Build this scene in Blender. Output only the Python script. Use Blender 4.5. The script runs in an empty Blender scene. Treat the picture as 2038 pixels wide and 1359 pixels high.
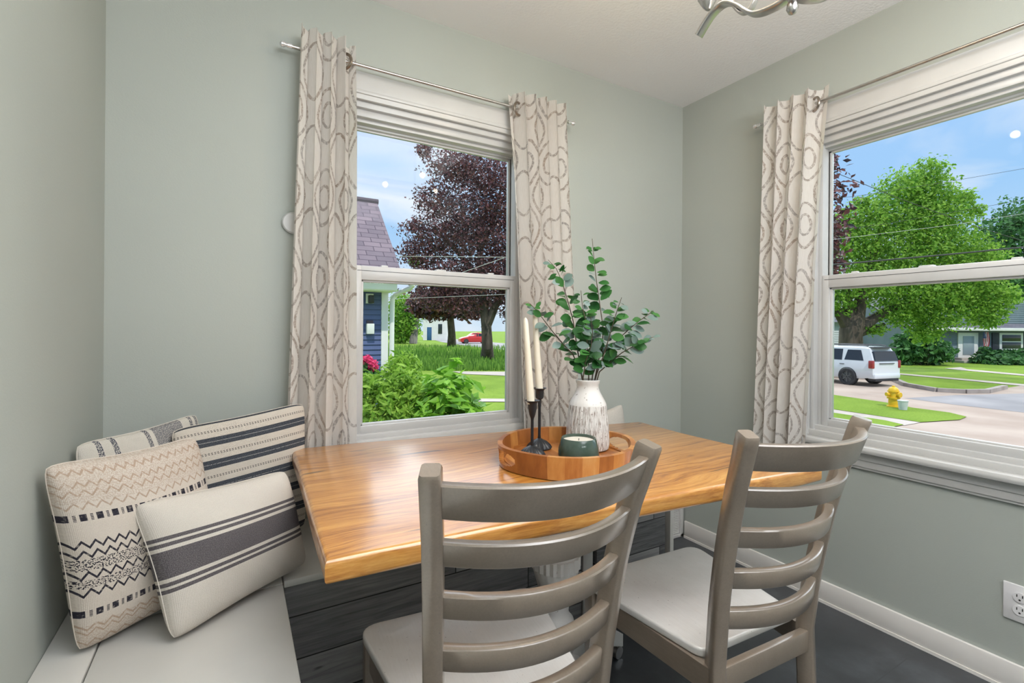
import bpy, bmesh, math, random
from mathutils import Vector, Matrix
C = bpy.context.scene.collection
PI = math.pi
rad = math.radians
random.seed(7)

# ------------------------------------------------------------------ camera model (photo pixels 2038 x 1359)
F_PX, CX, CY, H = 951.62, 1019.0, 651.92, 1.176
RT = Vector((0.8655, -0.5008, 0.0070)); DN = Vector((0.0060, -0.0035, -1.0)); FW = Vector((0.5009, 0.8655, 0.0))
RT.normalize(); FW.normalize(); DN = FW.cross(RT).normalized()
def _ray(u, v): return RT * ((u - CX) / F_PX) + DN * ((v - CY) / F_PX) + FW
def at(u, v, d): return _ray(u, v) * d + Vector((0, 0, H))
def onx(u, v, x): r = _ray(u, v); return r * (x / r.x) + Vector((0, 0, H))
def ony(u, v, y): r = _ray(u, v); return r * (y / r.y) + Vector((0, 0, H))
def onz(u, v, z): r = _ray(u, v); return r * ((z - H) / r.z) + Vector((0, 0, H))
XL, XR, YB, ZC, YR = -0.347, 2.21, 1.884, 2.442, -2.4
GZ = -1.25

# ------------------------------------------------------------------ mesh builder
class MB:
    def __init__(s): s.v = []; s.f = []; s.uv = []
    def add(s, vs, fs, uvs=None):
        n = len(s.v); s.v += [tuple(p) for p in vs]
        s.uv += ([tuple(q) for q in uvs] if uvs else [(0.0, 0.0)] * len(vs))
        s.f += [tuple(i + n for i in f) for f in fs]; return s
    def bm(s, b, M=None):
        if M is not None: bmesh.ops.transform(b, matrix=M, verts=b.verts)
        b.verts.index_update()
        s.add([v.co.copy() for v in b.verts], [[v.index for v in f.verts] for f in b.faces]); b.free(); return s
    def box(s, a, b, bev=0.0, M=None, seg=2):
        m = bmesh.new(); bmesh.ops.create_cube(m, size=1)
        for v in m.verts:
            v.co = Vector([(a[i] + b[i]) / 2 + v.co[i] * (b[i] - a[i]) for i in range(3)])
        if bev > 0: bmesh.ops.bevel(m, geom=m.edges[:], offset=bev, segments=seg, affect='EDGES', profile=0.5)
        return s.bm(m, M)
    def lathe(s, prof, n=32, cap=True, M=None, flute=None, o=(0, 0, 0)):
        vs = []; fs = []
        for j, (r, z) in enumerate(prof):
            for i in range(n):
                a = 2 * PI * i / n
                rr = r * (1 + (flute(a, z) if flute else 0))
                vs.append(Vector((o[0] + rr * math.cos(a), o[1] + rr * math.sin(a), o[2] + z)))
        for j in range(len(prof) - 1):
            for i in range(n):
                k = (i + 1) % n
                fs.append((j * n + i, j * n + k, (j + 1) * n + k, (j + 1) * n + i))
        if cap:
            fs.append(tuple(reversed(range(n)))); fs.append(tuple((len(prof) - 1) * n + i for i in range(n)))
        if M is not None: vs = [M @ p for p in vs]
        return s.add(vs, fs)
    def tube(s, pts, r, n=8, cap=True):
        pts = [Vector(p) for p in pts]; rs = r if isinstance(r, (list, tuple)) else [r] * len(pts)
        vs = []; fs = []; up = None
        for i, p in enumerate(pts):
            t = (pts[min(i + 1, len(pts) - 1)] - pts[max(i - 1, 0)]).normalized()
            if up is None:
                up = t.orthogonal().normalized()
            else:
                up = (up - t * up.dot(t))
                up = up.normalized() if up.length > 1e-6 else t.orthogonal().normalized()
            w = t.cross(up)
            for k in range(n):
                a = 2 * PI * k / n
                vs.append(p + (up * math.cos(a) + w * math.sin(a)) * rs[i])
        for i in range(len(pts) - 1):
            for k in range(n):
                q = (k + 1) % n
                fs.append((i * n + k, i * n + q, (i + 1) * n + q, (i + 1) * n + k))
        if cap:
            fs.append(tuple(reversed(range(n)))); fs.append(tuple((len(pts) - 1) * n + k for k in range(n)))
        return s.add(vs, fs)
    def rings(s, rings, cap=True):          # list of equal-length closed rings
        n = len(rings[0]); vs = [p for r in rings for p in r]; fs = []
        for i in range(len(rings) - 1):
            for k in range(n):
                q = (k + 1) % n
                fs.append((i * n + k, i * n + q, (i + 1) * n + q, (i + 1) * n + k))
        if cap:
            fs.append(tuple(reversed(range(n)))); fs.append(tuple((len(rings) - 1) * n + k for k in range(n)))
        return s.add(vs, fs)
    def prism(s, poly, z0, z1, bev=0.0, seg=3, M=None):
        m = bmesh.new(); vs = [m.verts.new((p[0], p[1], z0)) for p in poly]; f = m.faces.new(vs)
        if f.normal.z > 0: f.normal_flip()
        r = bmesh.ops.extrude_face_region(m, geom=[f]); nv = [g for g in r['geom'] if isinstance(g, bmesh.types.BMVert)]
        for v in nv: v.co.z = z1
        bmesh.ops.recalc_face_normals(m, faces=m.faces[:])
        if bev > 0:
            es = [e for e in m.edges if abs(e.verts[0].co.z - e.verts[1].co.z) < 1e-6]
            bmesh.ops.bevel(m, geom=es, offset=bev, segments=seg, affect='EDGES', profile=0.5)
        return s.bm(m, M)
    def sphere(s, c, r, n=12, sc=(1, 1, 1)):
        prof = []; m = max(6, n // 2 + 2)
        vs = []; fs = []
        for j in range(m + 1):
            t = PI * j / m
            for i in range(n):
                a = 2 * PI * i / n
                vs.append(Vector((c[0] + r * sc[0] * math.sin(t) * math.cos(a), c[1] + r * sc[1] * math.sin(t) * math.sin(a), c[2] - r * sc[2] * math.cos(t))))
        for j in range(m):
            for i in range(n):
                k = (i + 1) % n; fs.append((j * n + i, j * n + k, (j + 1) * n + k, (j + 1) * n + i))
        return s.add(vs, fs)
    def quad(s, a, b, c, d): return s.add([a, b, c, d], [(0, 1, 2, 3)], [(0, 0), (1, 0), (1, 1), (0, 1)])

def obj(name, mb, mat, parent=None, smooth=True, ang=40, loc=None):
    me = bpy.data.meshes.new(name); me.from_pydata(mb.v, [], mb.f)
    if any(q != (0.0, 0.0) for q in mb.uv):
        ul = me.uv_layers.new(name='UVMap'); li = [0] * len(me.loops); me.loops.foreach_get('vertex_index', li)
        flat = []
        for i in li: flat += mb.uv[i]
        ul.data.foreach_set('uv', flat)
    me.validate(); me.update()
    if smooth:
        me.polygons.foreach_set('use_smooth', [True] * len(me.polygons)); me.set_sharp_from_angle(angle=rad(ang))
    me.materials.append(mat); o = bpy.data.objects.new(name, me); C.objects.link(o)
    if parent is not None: o.parent = parent
    if loc is not None: o.location = loc
    return o
def tag(o, label, cat, group=None, kind=None):
    o['label'] = label; o['category'] = cat
    if group: o['group'] = group
    if kind: o['kind'] = kind
    return o
def thing(name, label, cat, loc=(0, 0, 0), rotz=0, group=None):
    o = bpy.data.objects.new(name, None); C.objects.link(o); o.location = loc; o.rotation_euler = (0, 0, rotz)
    o.empty_display_size = 0.05
    return tag(o, label, cat, group)
def struct(name, mb, m, parent=None, **k):
    o = obj(name, mb, m, parent, **k)
    if parent is None: o['kind'] = 'structure'
    return o
def center(mb):                              # move a builder to its base centre; returns the offset
    xs = [p[0] for p in mb.v]; ys = [p[1] for p in mb.v]; zs = [p[2] for p in mb.v]
    c = Vector(((min(xs) + max(xs)) / 2, (min(ys) + max(ys)) / 2, min(zs)))
    mb.v = [(p[0] - c.x, p[1] - c.y, p[2] - c.z) for p in mb.v]; return c
def solo(name, mb, m, label, cat, group=None, kind=None, **k):
    c = center(mb); o = obj(name, mb, m, None, loc=c, **k); return tag(o, label, cat, group, kind)
def copytree(o, parent=None):
    c = o.copy(); C.objects.link(c)
    if parent is not None: c.parent = parent
    for ch in list(o.children): copytree(ch, c)
    return c

# ------------------------------------------------------------------ node helpers
class X:
    def __init__(s, nt, k): s.nt = nt; s.k = k
    def _m(s, op, *a, clamp=False):
        n = s.nt.nodes.new('ShaderNodeMath'); n.operation = op; n.use_clamp = clamp
        for i, q in enumerate((s,) + a):
            if isinstance(q, X): s.nt.links.new(q.k, n.inputs[i])
            else: n.inputs[i].default_value = q
        return X(s.nt, n.outputs[0])
    def __add__(s, o): return s._m('ADD', o)
    def __radd__(s, o): return s._m('ADD', o)
    def __sub__(s, o): return s._m('SUBTRACT', o)
    def __rsub__(s, o): return (s * -1.0) + o
    def __mul__(s, o): return s._m('MULTIPLY', o)
    def __rmul__(s, o): return s._m('MULTIPLY', o)
    def __truediv__(s, o): return s._m('DIVIDE', o)
    def abs(s): return s._m('ABSOLUTE')
    def sin(s): return s._m('SINE')
    def cos(s): return s._m('COSINE')
    def frac(s): return s._m('FRACT')
    def floor(s): return s._m('FLOOR')
    def sqrt(s): return s._m('SQRT')
    def lt(s, o): return s._m('LESS_THAN', o)
    def gt(s, o): return s._m('GREATER_THAN', o)
    def mx(s, o): return s._m('MAXIMUM', o)
    def mn(s, o): return s._m('MINIMUM', o)
    def clamp(s): return s._m('ADD', 0.0, clamp=True)
    def band(s, c, w): return (s - c).abs().lt(w)
    def step(s, a, b):
        n = s.nt.nodes.new('ShaderNodeMapRange'); n.interpolation_type = 'SMOOTHSTEP'
        s.nt.links.new(s.k, n.inputs[0]); n.inputs[1].default_value = a; n.inputs[2].default_value = b
        return X(s.nt, n.outputs[0])
class Mat:
    def __init__(s, name, col=(0.8, 0.8, 0.8), rough=0.5, metal=0.0, spec=0.5):
        s.m = bpy.data.materials.new(name); s.m.use_nodes = True; s.nt = s.m.node_tree; s.nt.nodes.clear()
        s.out = s.nt.nodes.new('ShaderNodeOutputMaterial'); s.b = s.nt.nodes.new('ShaderNodeBsdfPrincipled')
        s.nt.links.new(s.b.outputs[0], s.out.inputs[0])
        s.b.inputs['Base Color'].default_value = (*col, 1); s.b.inputs['Roughness'].default_value = rough
        s.b.inputs['Metallic'].default_value = metal; s.b.inputs['Specular IOR Level'].default_value = spec
    def coord(s, kind='Object', scale=(1, 1, 1)):
        t = s.nt.nodes.new('ShaderNodeTexCoord'); mp = s.nt.nodes.new('ShaderNodeMapping'); mp.inputs['Scale'].default_value = scale
        s.nt.links.new(t.outputs[kind], mp.inputs[0]); return mp.outputs[0]
    def xyz(s, vec):
        n = s.nt.nodes.new('ShaderNodeSeparateXYZ'); s.nt.links.new(vec, n.inputs[0]); return [X(s.nt, o) for o in n.outputs]
    def vec(s, x, y, z):
        n = s.nt.nodes.new('ShaderNodeCombineXYZ')
        for i, q in enumerate((x, y, z)):
            if isinstance(q, X): s.nt.links.new(q.k, n.inputs[i])
            else: n.inputs[i].default_value = q
        return n.outputs[0]
    def noise(s, vec, scale=5, detail=3, rough=0.5, dist=0.0):
        n = s.nt.nodes.new('ShaderNodeTexNoise'); s.nt.links.new(vec, n.inputs['Vector']); n.inputs['Scale'].default_value = scale
        n.inputs['Detail'].default_value = detail; n.inputs['Roughness'].default_value = rough; n.inputs['Distortion'].default_value = dist
        return X(s.nt, n.outputs[0])
    def vor(s, vec, scale=5, out='Color'):
        n = s.nt.nodes.new('ShaderNodeTexVoronoi'); s.nt.links.new(vec, n.inputs['Vector']); n.inputs['Scale'].default_value = scale
        return n.outputs[out]
    def white(s, vec):
        n = s.nt.nodes.new('ShaderNodeTexWhiteNoise'); s.nt.links.new(vec, n.inputs['Vector']); return X(s.nt, n.outputs['Value'])
    def ramp(s, x, stops):
        n = s.nt.nodes.new('ShaderNodeValToRGB'); e = n.color_ramp.elements
        while len(e) < len(stops): e.new(0.5)
        for i, (p, c) in enumerate(stops): e[i].position = p; e[i].color = (*c, 1)
        s.nt.links.new(x.k, n.inputs[0]); return n.outputs[0]
    def mix(s, fac, a, b, mode='MIX'):
        n = s.nt.nodes.new('ShaderNodeMix'); n.data_type = 'RGBA'; n.blend_type = mode
        if isinstance(fac, X): s.nt.links.new(fac.k, n.inputs[0])
        else: n.inputs[0].default_value = fac
        for i, q in ((6, a), (7, b)):
            if isinstance(q, tuple): n.inputs[i].default_value = (*q, 1)
            else: s.nt.links.new(q, n.inputs[i])
        return n.outputs[2]
    def col(s, c): s.nt.links.new(c, s.b.inputs['Base Color']); s.c = c; return s
    def rough(s, x): s.nt.links.new(x.k, s.b.inputs['Roughness']); return s
    def bump(s, x, st=0.3, d=0.01):
        n = s.nt.nodes.new('ShaderNodeBump'); n.inputs['Strength'].default_value = st; n.inputs['Distance'].default_value = d
        s.nt.links.new(x.k, n.inputs['Height']); s.nt.links.new(n.outputs[0], s.b.inputs['Normal']); return s
    def translucent(s, fac, col=None):
        t = s.nt.nodes.new('ShaderNodeBsdfTranslucent'); mx = s.nt.nodes.new('ShaderNodeMixShader'); mx.inputs[0].default_value = fac
        if col is not None:
            if isinstance(col, tuple): t.inputs[0].default_value = (*col, 1)
            else: s.nt.links.new(col, t.inputs[0])
        s.nt.links.new(s.b.outputs[0], mx.inputs[1]); s.nt.links.new(t.outputs[0], mx.inputs[2]); s.nt.links.new(mx.outputs[0], s.out.inputs[0]); return s
def vary(name, c1, c2, scale=8, rough=0.6, bump=0.0, bd=0.003, metal=0.0, coords='Object', sc=(1, 1, 1), detail=4, lo=0.35, hi=0.65, spec=0.5):
    m = Mat(name, c1, rough, metal, spec); v = m.coord(coords, sc); n = m.noise(v, scale, detail)
    m.col(m.ramp(n, [(lo, c1), (hi, c2)]))
    if bump: m.bump(n, bump, bd)
    return m

# ------------------------------------------------------------------ materials
def wallmat():
    m = Mat('sage_wall_paint', rough=0.62, spec=0.3); v = m.coord(); n = m.noise(v, 1.3, 2); f = m.noise(v, 220, 2)
    m.col(m.ramp(n, [(0.3, (0.395, 0.422, 0.392)), (0.7, (0.42, 0.447, 0.415))])); m.bump(f, 0.12, 0.002); return m.m
WALL = wallmat()
def ceilmat():
    m = Mat('ceiling_paint', rough=0.85, spec=0.2); v = m.coord(); f = m.noise(v, 90, 4)
    m.col(m.ramp(m.noise(v, 2, 2), [(0.3, (0.84, 0.84, 0.85)), (0.7, (0.87, 0.87, 0.88))])); m.bump(f, 0.35, 0.004); return m.m
CEIL = ceilmat()
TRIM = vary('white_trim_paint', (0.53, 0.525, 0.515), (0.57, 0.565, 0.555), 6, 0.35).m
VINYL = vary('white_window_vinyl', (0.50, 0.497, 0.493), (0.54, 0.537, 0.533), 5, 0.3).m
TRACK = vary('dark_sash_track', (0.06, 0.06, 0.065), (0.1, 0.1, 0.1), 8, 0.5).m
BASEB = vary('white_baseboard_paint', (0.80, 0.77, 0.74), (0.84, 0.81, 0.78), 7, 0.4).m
def floormat():
    m = Mat('charcoal_floor', rough=0.4, spec=0.5); v = m.coord(); n = m.noise(v, 3.5, 6, 0.6); n2 = m.noise(v, 22, 5, 0.6)
    k = n * 0.7 + n2 * 0.3
    c = m.ramp(k, [(0.3, (0.032, 0.035, 0.039)), (0.5, (0.054, 0.058, 0.064)), (0.72, (0.10, 0.11, 0.122))])
    x, y, z = m.xyz(v); g = ((x * 2.2 + 0.13).frac().lt(0.008)).mx((y * 2.2 + 0.31).frac().lt(0.008))
    m.col(m.mix(g, c, (0.05, 0.055, 0.06))); m.rough(n2 * 0.3 + 0.25); m.bump(n2, 0.1, 0.003); return m.m
FLOOR = floormat()
def glassmat():
    m = Mat('window_glass'); nt = m.nt; t = nt.nodes.new('ShaderNodeBsdfTransparent'); t.inputs[0].default_value = (0.97, 0.98, 0.975, 1)
    g = nt.nodes.new('ShaderNodeBsdfGlossy'); g.inputs['Roughness'].default_value = 0.0; f = nt.nodes.new('ShaderNodeFresnel'); f.inputs[0].default_value = 1.16
    mx = nt.nodes.new('ShaderNodeMixShader'); nt.links.new(f.outputs[0], mx.inputs[0]); nt.links.new(t.outputs[0], mx.inputs[1]); nt.links.new(g.outputs[0], mx.inputs[2])
    nt.links.new(mx.outputs[0], m.out.inputs[0]); return m.m
GLASS = glassmat()
def curtainmat():
    m = Mat('trellis_curtain_fabric', rough=0.9, spec=0.1); u, v, _ = m.xyz(m.coord('UV'))
    P_, Q_ = 0.185, 0.29
    a = u * (2 * PI / P_); b = v * (2 * PI / Q_)
    wob = m.noise(m.vec(u, v, 0.0), 14, 2) * 0.5
    g = a.cos() + b.cos() + wob - 0.25
    ga = a.sin() * (2 * PI / P_); gb = b.sin() * (2 * PI / Q_)
    gr = (ga * ga + gb * gb).sqrt().mx(9.0)
    d = None
    for c0 in (0.48, -0.48, 1.62):
        q = (g - c0).abs() / gr
        d = q if d is None else d.mn(q)
    ln = 1.0 - d.step(0.0042, 0.0066)
    br = m.noise(m.vec(u, v, 1.0), 80, 3, 0.7).step(0.40, 0.54); fade = m.noise(m.vec(u, v, 3.0), 5, 2).step(0.2, 0.6)
    k = ln * (br * 0.70 + 0.30) * (fade * 0.40 + 0.60)
    base = m.ramp(m.noise(m.vec(u * 6.0, v, 0.0), 30, 3), [(0.3, (0.79, 0.75, 0.71)), (0.7, (0.84, 0.805, 0.77))])
    lc = m.ramp(m.noise(m.vec(u, v, 5.0), 6, 1), [(0.35, (0.36, 0.27, 0.21)), (0.65, (0.31, 0.28, 0.27))])
    c = m.mix(k * 0.80, base, lc); m.col(c); weave = ((u * 2600.0).sin() + (v * 2600.0).sin()) * 0.25
    m.bump(weave, 0.15, 0.0006); m.translucent(0.42, c); return m.m
CURT = curtainmat()
NICKEL = vary('brushed_nickel', (0.52, 0.50, 0.48), (0.60, 0.58, 0.56), 30, 0.28, metal=1.0).m
BRONZE = vary('grommet_metal', (0.30, 0.25, 0.21), (0.40, 0.34, 0.29), 30, 0.3, metal=1.0).m
CRYST = vary('clear_finial', (0.75, 0.75, 0.76), (0.85, 0.85, 0.86), 30, 0.12, metal=0.7).m
def chairmat(name, c1, c2, rgh):
    m = Mat(name, rough=rgh, spec=0.5); v = m.coord('Object', (3, 3, 3)); n = m.noise(v, 6, 4); st = m.noise(m.coord('Object', (60, 4, 60)), 4, 5, 0.7)
    sp = m.noise(v, 60, 2).gt(0.745)
    c = m.ramp(n * 0.5 + st * 0.5, [(0.3, c1), (0.7, c2)]); m.col(m.mix(sp * 0.6, c, (0.12, 0.10, 0.09))); m.bump(st, 0.06, 0.002); m.b.inputs['Coat Weight'].default_value = 0.9; m.b.inputs['Coat IOR'].default_value = 1.75; m.b.inputs['Coat Roughness'].default_value = 0.25; return m.m
CHAIR = chairmat('taupe_chair_paint', (0.205, 0.160, 0.122), (0.270, 0.216, 0.168), 0.30)
SEAT = chairmat('whitewashed_seat_paint', (0.70, 0.675, 0.645), (0.80, 0.78, 0.755), 0.32)
def oakmat():
    m = Mat('oak_slab', rough=0.2, spec=0.5); v = m.coord(); x, y, z = m.xyz(v)
    wv = m.noise(m.vec(x * 0.8, y * 2.0, z), 2.2, 3) * 0.16
    pl = ((y + wv * 0.3) * 7.0).floor(); tone = m.white(m.vec(pl, 0.0, 0.0))
    st = m.noise(m.vec(x * 1.6 + tone * 7.0, (y + wv) * 34.0, z * 34.0), 2.0, 6, 0.62)
    fine = m.noise(m.vec(x * 9.0, (y + wv * 0.5) * 120.0, z * 120.0), 2.0, 4, 0.7)
    k = (st - 0.5) * 0.78 + (fine - 0.5) * 0.40 + tone * 0.16 + 0.44
    c = m.ramp(k, [(0.30, (0.22, 0.068, 0.010)), (0.44, (0.48, 0.185, 0.030)), (0.58, (0.65, 0.295, 0.060)), (0.75, (0.80, 0.43, 0.12))])
    kn = m.noise(m.vec(x * 3.2, (y + wv) * 17.0, z * 4.0), 1.6, 2).step(0.665, 0.74)
    c = m.mix(kn * 0.85, c, (0.055, 0.022, 0.008)); m.col(c); m.rough(fine * 0.14 + 0.24); m.bump(st, 0.05, 0.002)
    m.b.inputs['Coat Weight'].default_value = 1.0; m.b.inputs['Coat IOR'].default_value = 1.75; m.b.inputs['Coat Roughness'].default_value = 0.20; return m.m
OAK = oakmat()
def traymat():
    m = Mat('acacia_tray_wood', rough=0.3, spec=0.5); x, y, z = m.xyz(m.coord())
    n = m.nt.nodes.new('ShaderNodeMath'); n.operation = 'ARCTAN2'; m.nt.links.new(y.k, n.inputs[0]); m.nt.links.new(x.k, n.inputs[1])
    an = X(m.nt, n.outputs[0]); r = (x * x + y * y).sqrt()
    rim = r.gt(0.19); strip = (x * 17.0).floor()
    idx = (an * 4.3).floor() * rim + (1.0 - rim) * strip; t = m.white(m.vec(idx, rim, 0.0))
    g = m.noise(m.vec(x * 30.0, y * 5.0, z * 8.0), 3, 4)
    k = t * 0.6 + g * 0.4
    m.col(m.ramp(k, [(0.15, (0.21, 0.065, 0.018)), (0.45, (0.40, 0.145, 0.035)), (0.7, (0.55, 0.25, 0.07)), (0.9, (0.64, 0.36, 0.14))])); return m.m
TRAY = traymat()
def plankmat():
    m = Mat('weathered_grey_planks', rough=0.55, spec=0.4); x, y, z = m.xyz(m.coord())
    row = (z * 8.2).floor(); off = m.white(m.vec(row, 3.0, 0.0)); seg = (x * 1.1 + off).floor(); t = m.white(m.vec(row, seg, 1.0))
    g = m.noise(m.vec(x * 2.4 + t * 9.0, z * 40.0, y), 2.0, 6, 0.65, 0.6); kn = m.noise(m.vec(x * 5.0 + t * 4.0, z * 18.0, y), 1.5, 2).step(0.70, 0.77)
    gap = (z * 8.2).frac().lt(0.03).mx((x * 1.1 + off).frac().lt(0.004))
    c = m.ramp(g * 0.75 + t * 0.3, [(0.3, (0.085, 0.085, 0.09)), (0.5, (0.22, 0.22, 0.225)), (0.72, (0.38, 0.375, 0.375))])
    c = m.mix(kn * 0.7, c, (0.03, 0.03, 0.032)); m.col(m.mix(gap, c, (0.02, 0.02, 0.02))); m.bump(g, 0.2, 0.004); return m.m
PLANK = plankmat()
BENCH = vary('white_bench_paint', (0.61, 0.60, 0.57), (0.65, 0.64, 0.61), 5, 0.38).m
def fabric(name, fn, translu=0.0, weave=900.0, rgh=0.95):
    m = Mat(name, rough=rgh, spec=0.08); s, t, _ = m.xyz(m.coord('UV')); c = fn(m, s, t)
    nz = m.noise(m.vec(s, t, 0.0), 160, 2, 0.7); c = m.mix(nz.step(0.25, 0.8) * 0.16, c, (0.30, 0.27, 0.24), 'MULTIPLY'); m.col(c)
    w = ((s * weave).sin() + (t * weave).sin()) * 0.25; m.bump(w + nz, 0.35, 0.002); return m.m
CREAM = (0.62, 0.55, 0.485); INK = (0.035, 0.033, 0.045); TAN = (0.40, 0.285, 0.205)
def f_zig(m, s, t):
    def zig(t0, a, n, w): return (t - t0 - ((((s * n).frac() * 2.0 - 1.0).abs()) * 2.0 - 1.0) * a).abs().lt(w)
    def dash(t0, w):
        q = (s * 13.0).frac(); return t.band(t0, w) * (q.lt(0.42).mx((q - 0.72).abs().lt(0.09) * ((t * 130.0).frac().gt(0.4))))
    def dots(t0, w): return t.band(t0, w) * m.noise(m.vec(s, t, 2.0), 130, 1).gt(0.53)
    ink = zig(.575, .017, 17, .0075)
    for q in (zig(.525, .017, 17, .0075), zig(.415, .018, 16, .0075), zig(.325, .018, 16, .0075), dash(.715, .018), dash(.215, .018), dots(.47, .03), dots(.37, .022)): ink = ink.mx(q)
    tan = zig(.95, .014, 17, .007)
    for q in (zig(.885, .014, 17, .006), zig(.84, .016, 15, .006), zig(.775, .016, 15, .006), zig(.14, .016, 13, .006), zig(.11, .016, 13, .005), zig(.045, .016, 13, .006)): tan = tan.mx(q)
    stip = (t.gt(.79).mx(t.lt(.15))) * m.noise(m.vec(s, t, 4.0), 120, 1).gt(0.5)
    br = m.noise(m.vec(s, t, 6.0), 60, 2).step(0.25, 0.5)
    c = m.mix(stip * 0.38, CREAM, TAN); c = m.mix(tan * br * 0.8, c, TAN); return m.mix(ink * (br * 0.4 + 0.6), c, INK)
def f_lumbar(m, s, t):
    k = t.band(.52, .095)
    for q in (.655, .70, .385, .34): k = k.mx(t.band(q, .0135))
    c = m.ramp(m.noise(m.vec(s * 4.0, t * 4.0, 0.0), 60, 3), [(0.3, (0.60, 0.55, 0.495)), (0.7, (0.67, 0.62, 0.565))])
    d = m.ramp(m.noise(m.vec(s, t, 0.0), 180, 2), [(0.35, (0.085, 0.075, 0.083)), (0.75, (0.20, 0.185, 0.19))]); return m.mix(k, c, d)
def f_stripe(m, s, t):
    q = (t * 6.1 + 0.1).frac()
    dk = q.band(.30, .19); wl = q.band(.30, .012) * m.noise(m.vec(s * 8.0, t, 0.0), 20, 1).gt(0.4)
    db = (q.band(.74, .014).mx(q.band(.80, .014))) * ((s * 48.0).frac().lt(0.55))
    d = m.ramp(m.noise(m.vec(s, t, 0.0), 170, 2), [(0.35, (0.035, 0.04, 0.052)), (0.75, (0.12, 0.13, 0.15))])
    c = m.mix(dk, (0.60, 0.545, 0.48), d); c = m.mix(wl * 0.6, c, (0.55, 0.53, 0.5)); return m.mix(db, c, (0.05, 0.045, 0.05))
def f_back(m, s, t):
    dz = m.noise(m.vec(s, t, 0.0), 150, 1).gt(0.47)
    k = s.band(.13, .018).mx(s.band(.23, .018)).mx(s.band(.48, .016)).mx(s.band(.885, .016)).mx(s.band(.95, .016)); g = s.band(.66, .13)
    c = m.mix(g * (dz * 0.5 + 0.35), (0.60, 0.565, 0.51), (0.10, 0.105, 0.13)); return m.mix(k * dz, c, (0.08, 0.085, 0.11))
def f_plain(m, s, t): return m.ramp(m.noise(m.vec(s, t, 0.0), 40, 3), [(0.3, (0.56, 0.53, 0.485)), (0.7, (0.61, 0.58, 0.535))])
def vasemat():
    m = Mat('speckled_white_glaze', rough=0.22, spec=0.5); x, y, z = m.xyz(m.coord())
    n = m.nt.nodes.new('ShaderNodeMath'); n.operation = 'ARCTAN2'; m.nt.links.new(y.k, n.inputs[0]); m.nt.links.new(x.k, n.inputs[1]); a = X(m.nt, n.outputs[0])
    st = m.noise(m.vec(a * 7.0, z * 8.0, 0.0), 3.2, 4, 0.7); body = z.lt(0.148)
    sp = m.noise(m.coord(), 95, 2).step(0.66, 0.72)
    k = (st.step(0.48, 0.62) * body).mx(sp * 0.9)
    m.col(m.mix(k * 0.8, (0.69, 0.665, 0.64), (0.14, 0.075, 0.045))); m.bump((a * 26.0).sin() * body + st, 0.25, 0.004); return m.m
VASE = vasemat()
BOWL = vary('green_glazed_ceramic', (0.028, 0.06, 0.042), (0.10, 0.135, 0.115), 18, 0.12, detail=5, lo=0.3, hi=0.75).m
WAX = vary('ivory_wax', (0.76, 0.69, 0.56), (0.80, 0.735, 0.61), 9, 0.5).m
SOY = vary('cream_soy_wax', (0.66, 0.60, 0.51), (0.72, 0.67, 0.58), 15, 0.6).m
IRON = vary('black_iron', (0.010, 0.011, 0.014), (0.022, 0.023, 0.027), 12, 0.36).m
WICK = vary('wick', (0.05, 0.045, 0.04), (0.1, 0.09, 0.08), 12, 0.9).m
def leafmat(name, c1, c2, scale=3.0, rgh=0.5, tr=0.3, tcol=None, spec=0.3):
    m = Mat(name, rough=rgh, spec=spec); g = m.nt.nodes.new('ShaderNodeNewGeometry')
    c = m.ramp(X(m.nt, g.outputs['Random Per Island']), [(0.05, c1), (0.95, c2)]); m.col(c)
    m.translucent(tr, c if tcol is None else tcol); return m.m
EUC1 = leafmat('green_leaf', (0.015, 0.085, 0.02), (0.06, 0.20, 0.045), rgh=0.4, tr=0.2)
EUC2 = leafmat('dusty_blue_leaf', (0.12, 0.19, 0.16), (0.25, 0.33, 0.31), rgh=0.45, tr=0.12)
STEM = vary('brown_stem', (0.06, 0.045, 0.03), (0.10, 0.075, 0.045), 20, 0.7).m
def whitewash():
    m = Mat('distressed_white_paint', rough=0.5); v = m.coord(); n = m.noise(v, 30, 5, 0.7).step(0.63, 0.70)
    m.col(m.mix(n * 0.6, (0.68, 0.66, 0.64), (0.22, 0.17, 0.14))); return m.m
DWHITE = whitewash()
OUTLET = vary('white_outlet_plastic', (0.74, 0.73, 0.75), (0.78, 0.77, 0.78), 6, 0.3).m
BLACK = vary('black_slot', (0.012, 0.012, 0.012), (0.02, 0.02, 0.02), 6, 0.6).m
BULB = Mat('bulb_glow', (1, 0.9, 0.75)); BULB.b.inputs['Emission Color'].default_value = (1, 0.82, 0.58, 1); BULB.b.inputs['Emission Strength'].default_value = 2.5; BULB = BULB.m

# ------------------------------------------------------------------ ROOM SHELL
T = 0.14
# window openings measured from the wall corner: (along-wall interval, z interval)
WZ0, WZ1 = 0.735, 2.055
W1 = (0.359, 1.163); W2 = (0.376, 1.180)
mb = MB()
for a, b, z0, z1 in ((XL - T, W1[0], 0, ZC), (W1[1], XR + T, 0, ZC), (W1[0], W1[1], 0, WZ0), (W1[0], W1[1], WZ1, ZC)):
    mb.box((a, YB, z0), (b, YB + T, z1))
struct('wall_back', mb, WALL, smooth=False)
mb = MB()
for a, b, z0, z1 in ((YR, W2[0], 0, ZC), (W2[1], YB, 0, ZC), (W2[0], W2[1], 0, WZ0), (W2[0], W2[1], WZ1, ZC)):
    mb.box((XR, a, z0), (XR + T, b, z1))
struct('wall_right', mb, WALL, smooth=False)
struct('wall_left', MB().box((XL - T, YR, 0), (XL, YB, ZC)), WALL, smooth=False)
struct('wall_rear', MB().box((XL - T, YR - T, 0), (XR + T, YR, ZC)), WALL, smooth=False)
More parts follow.
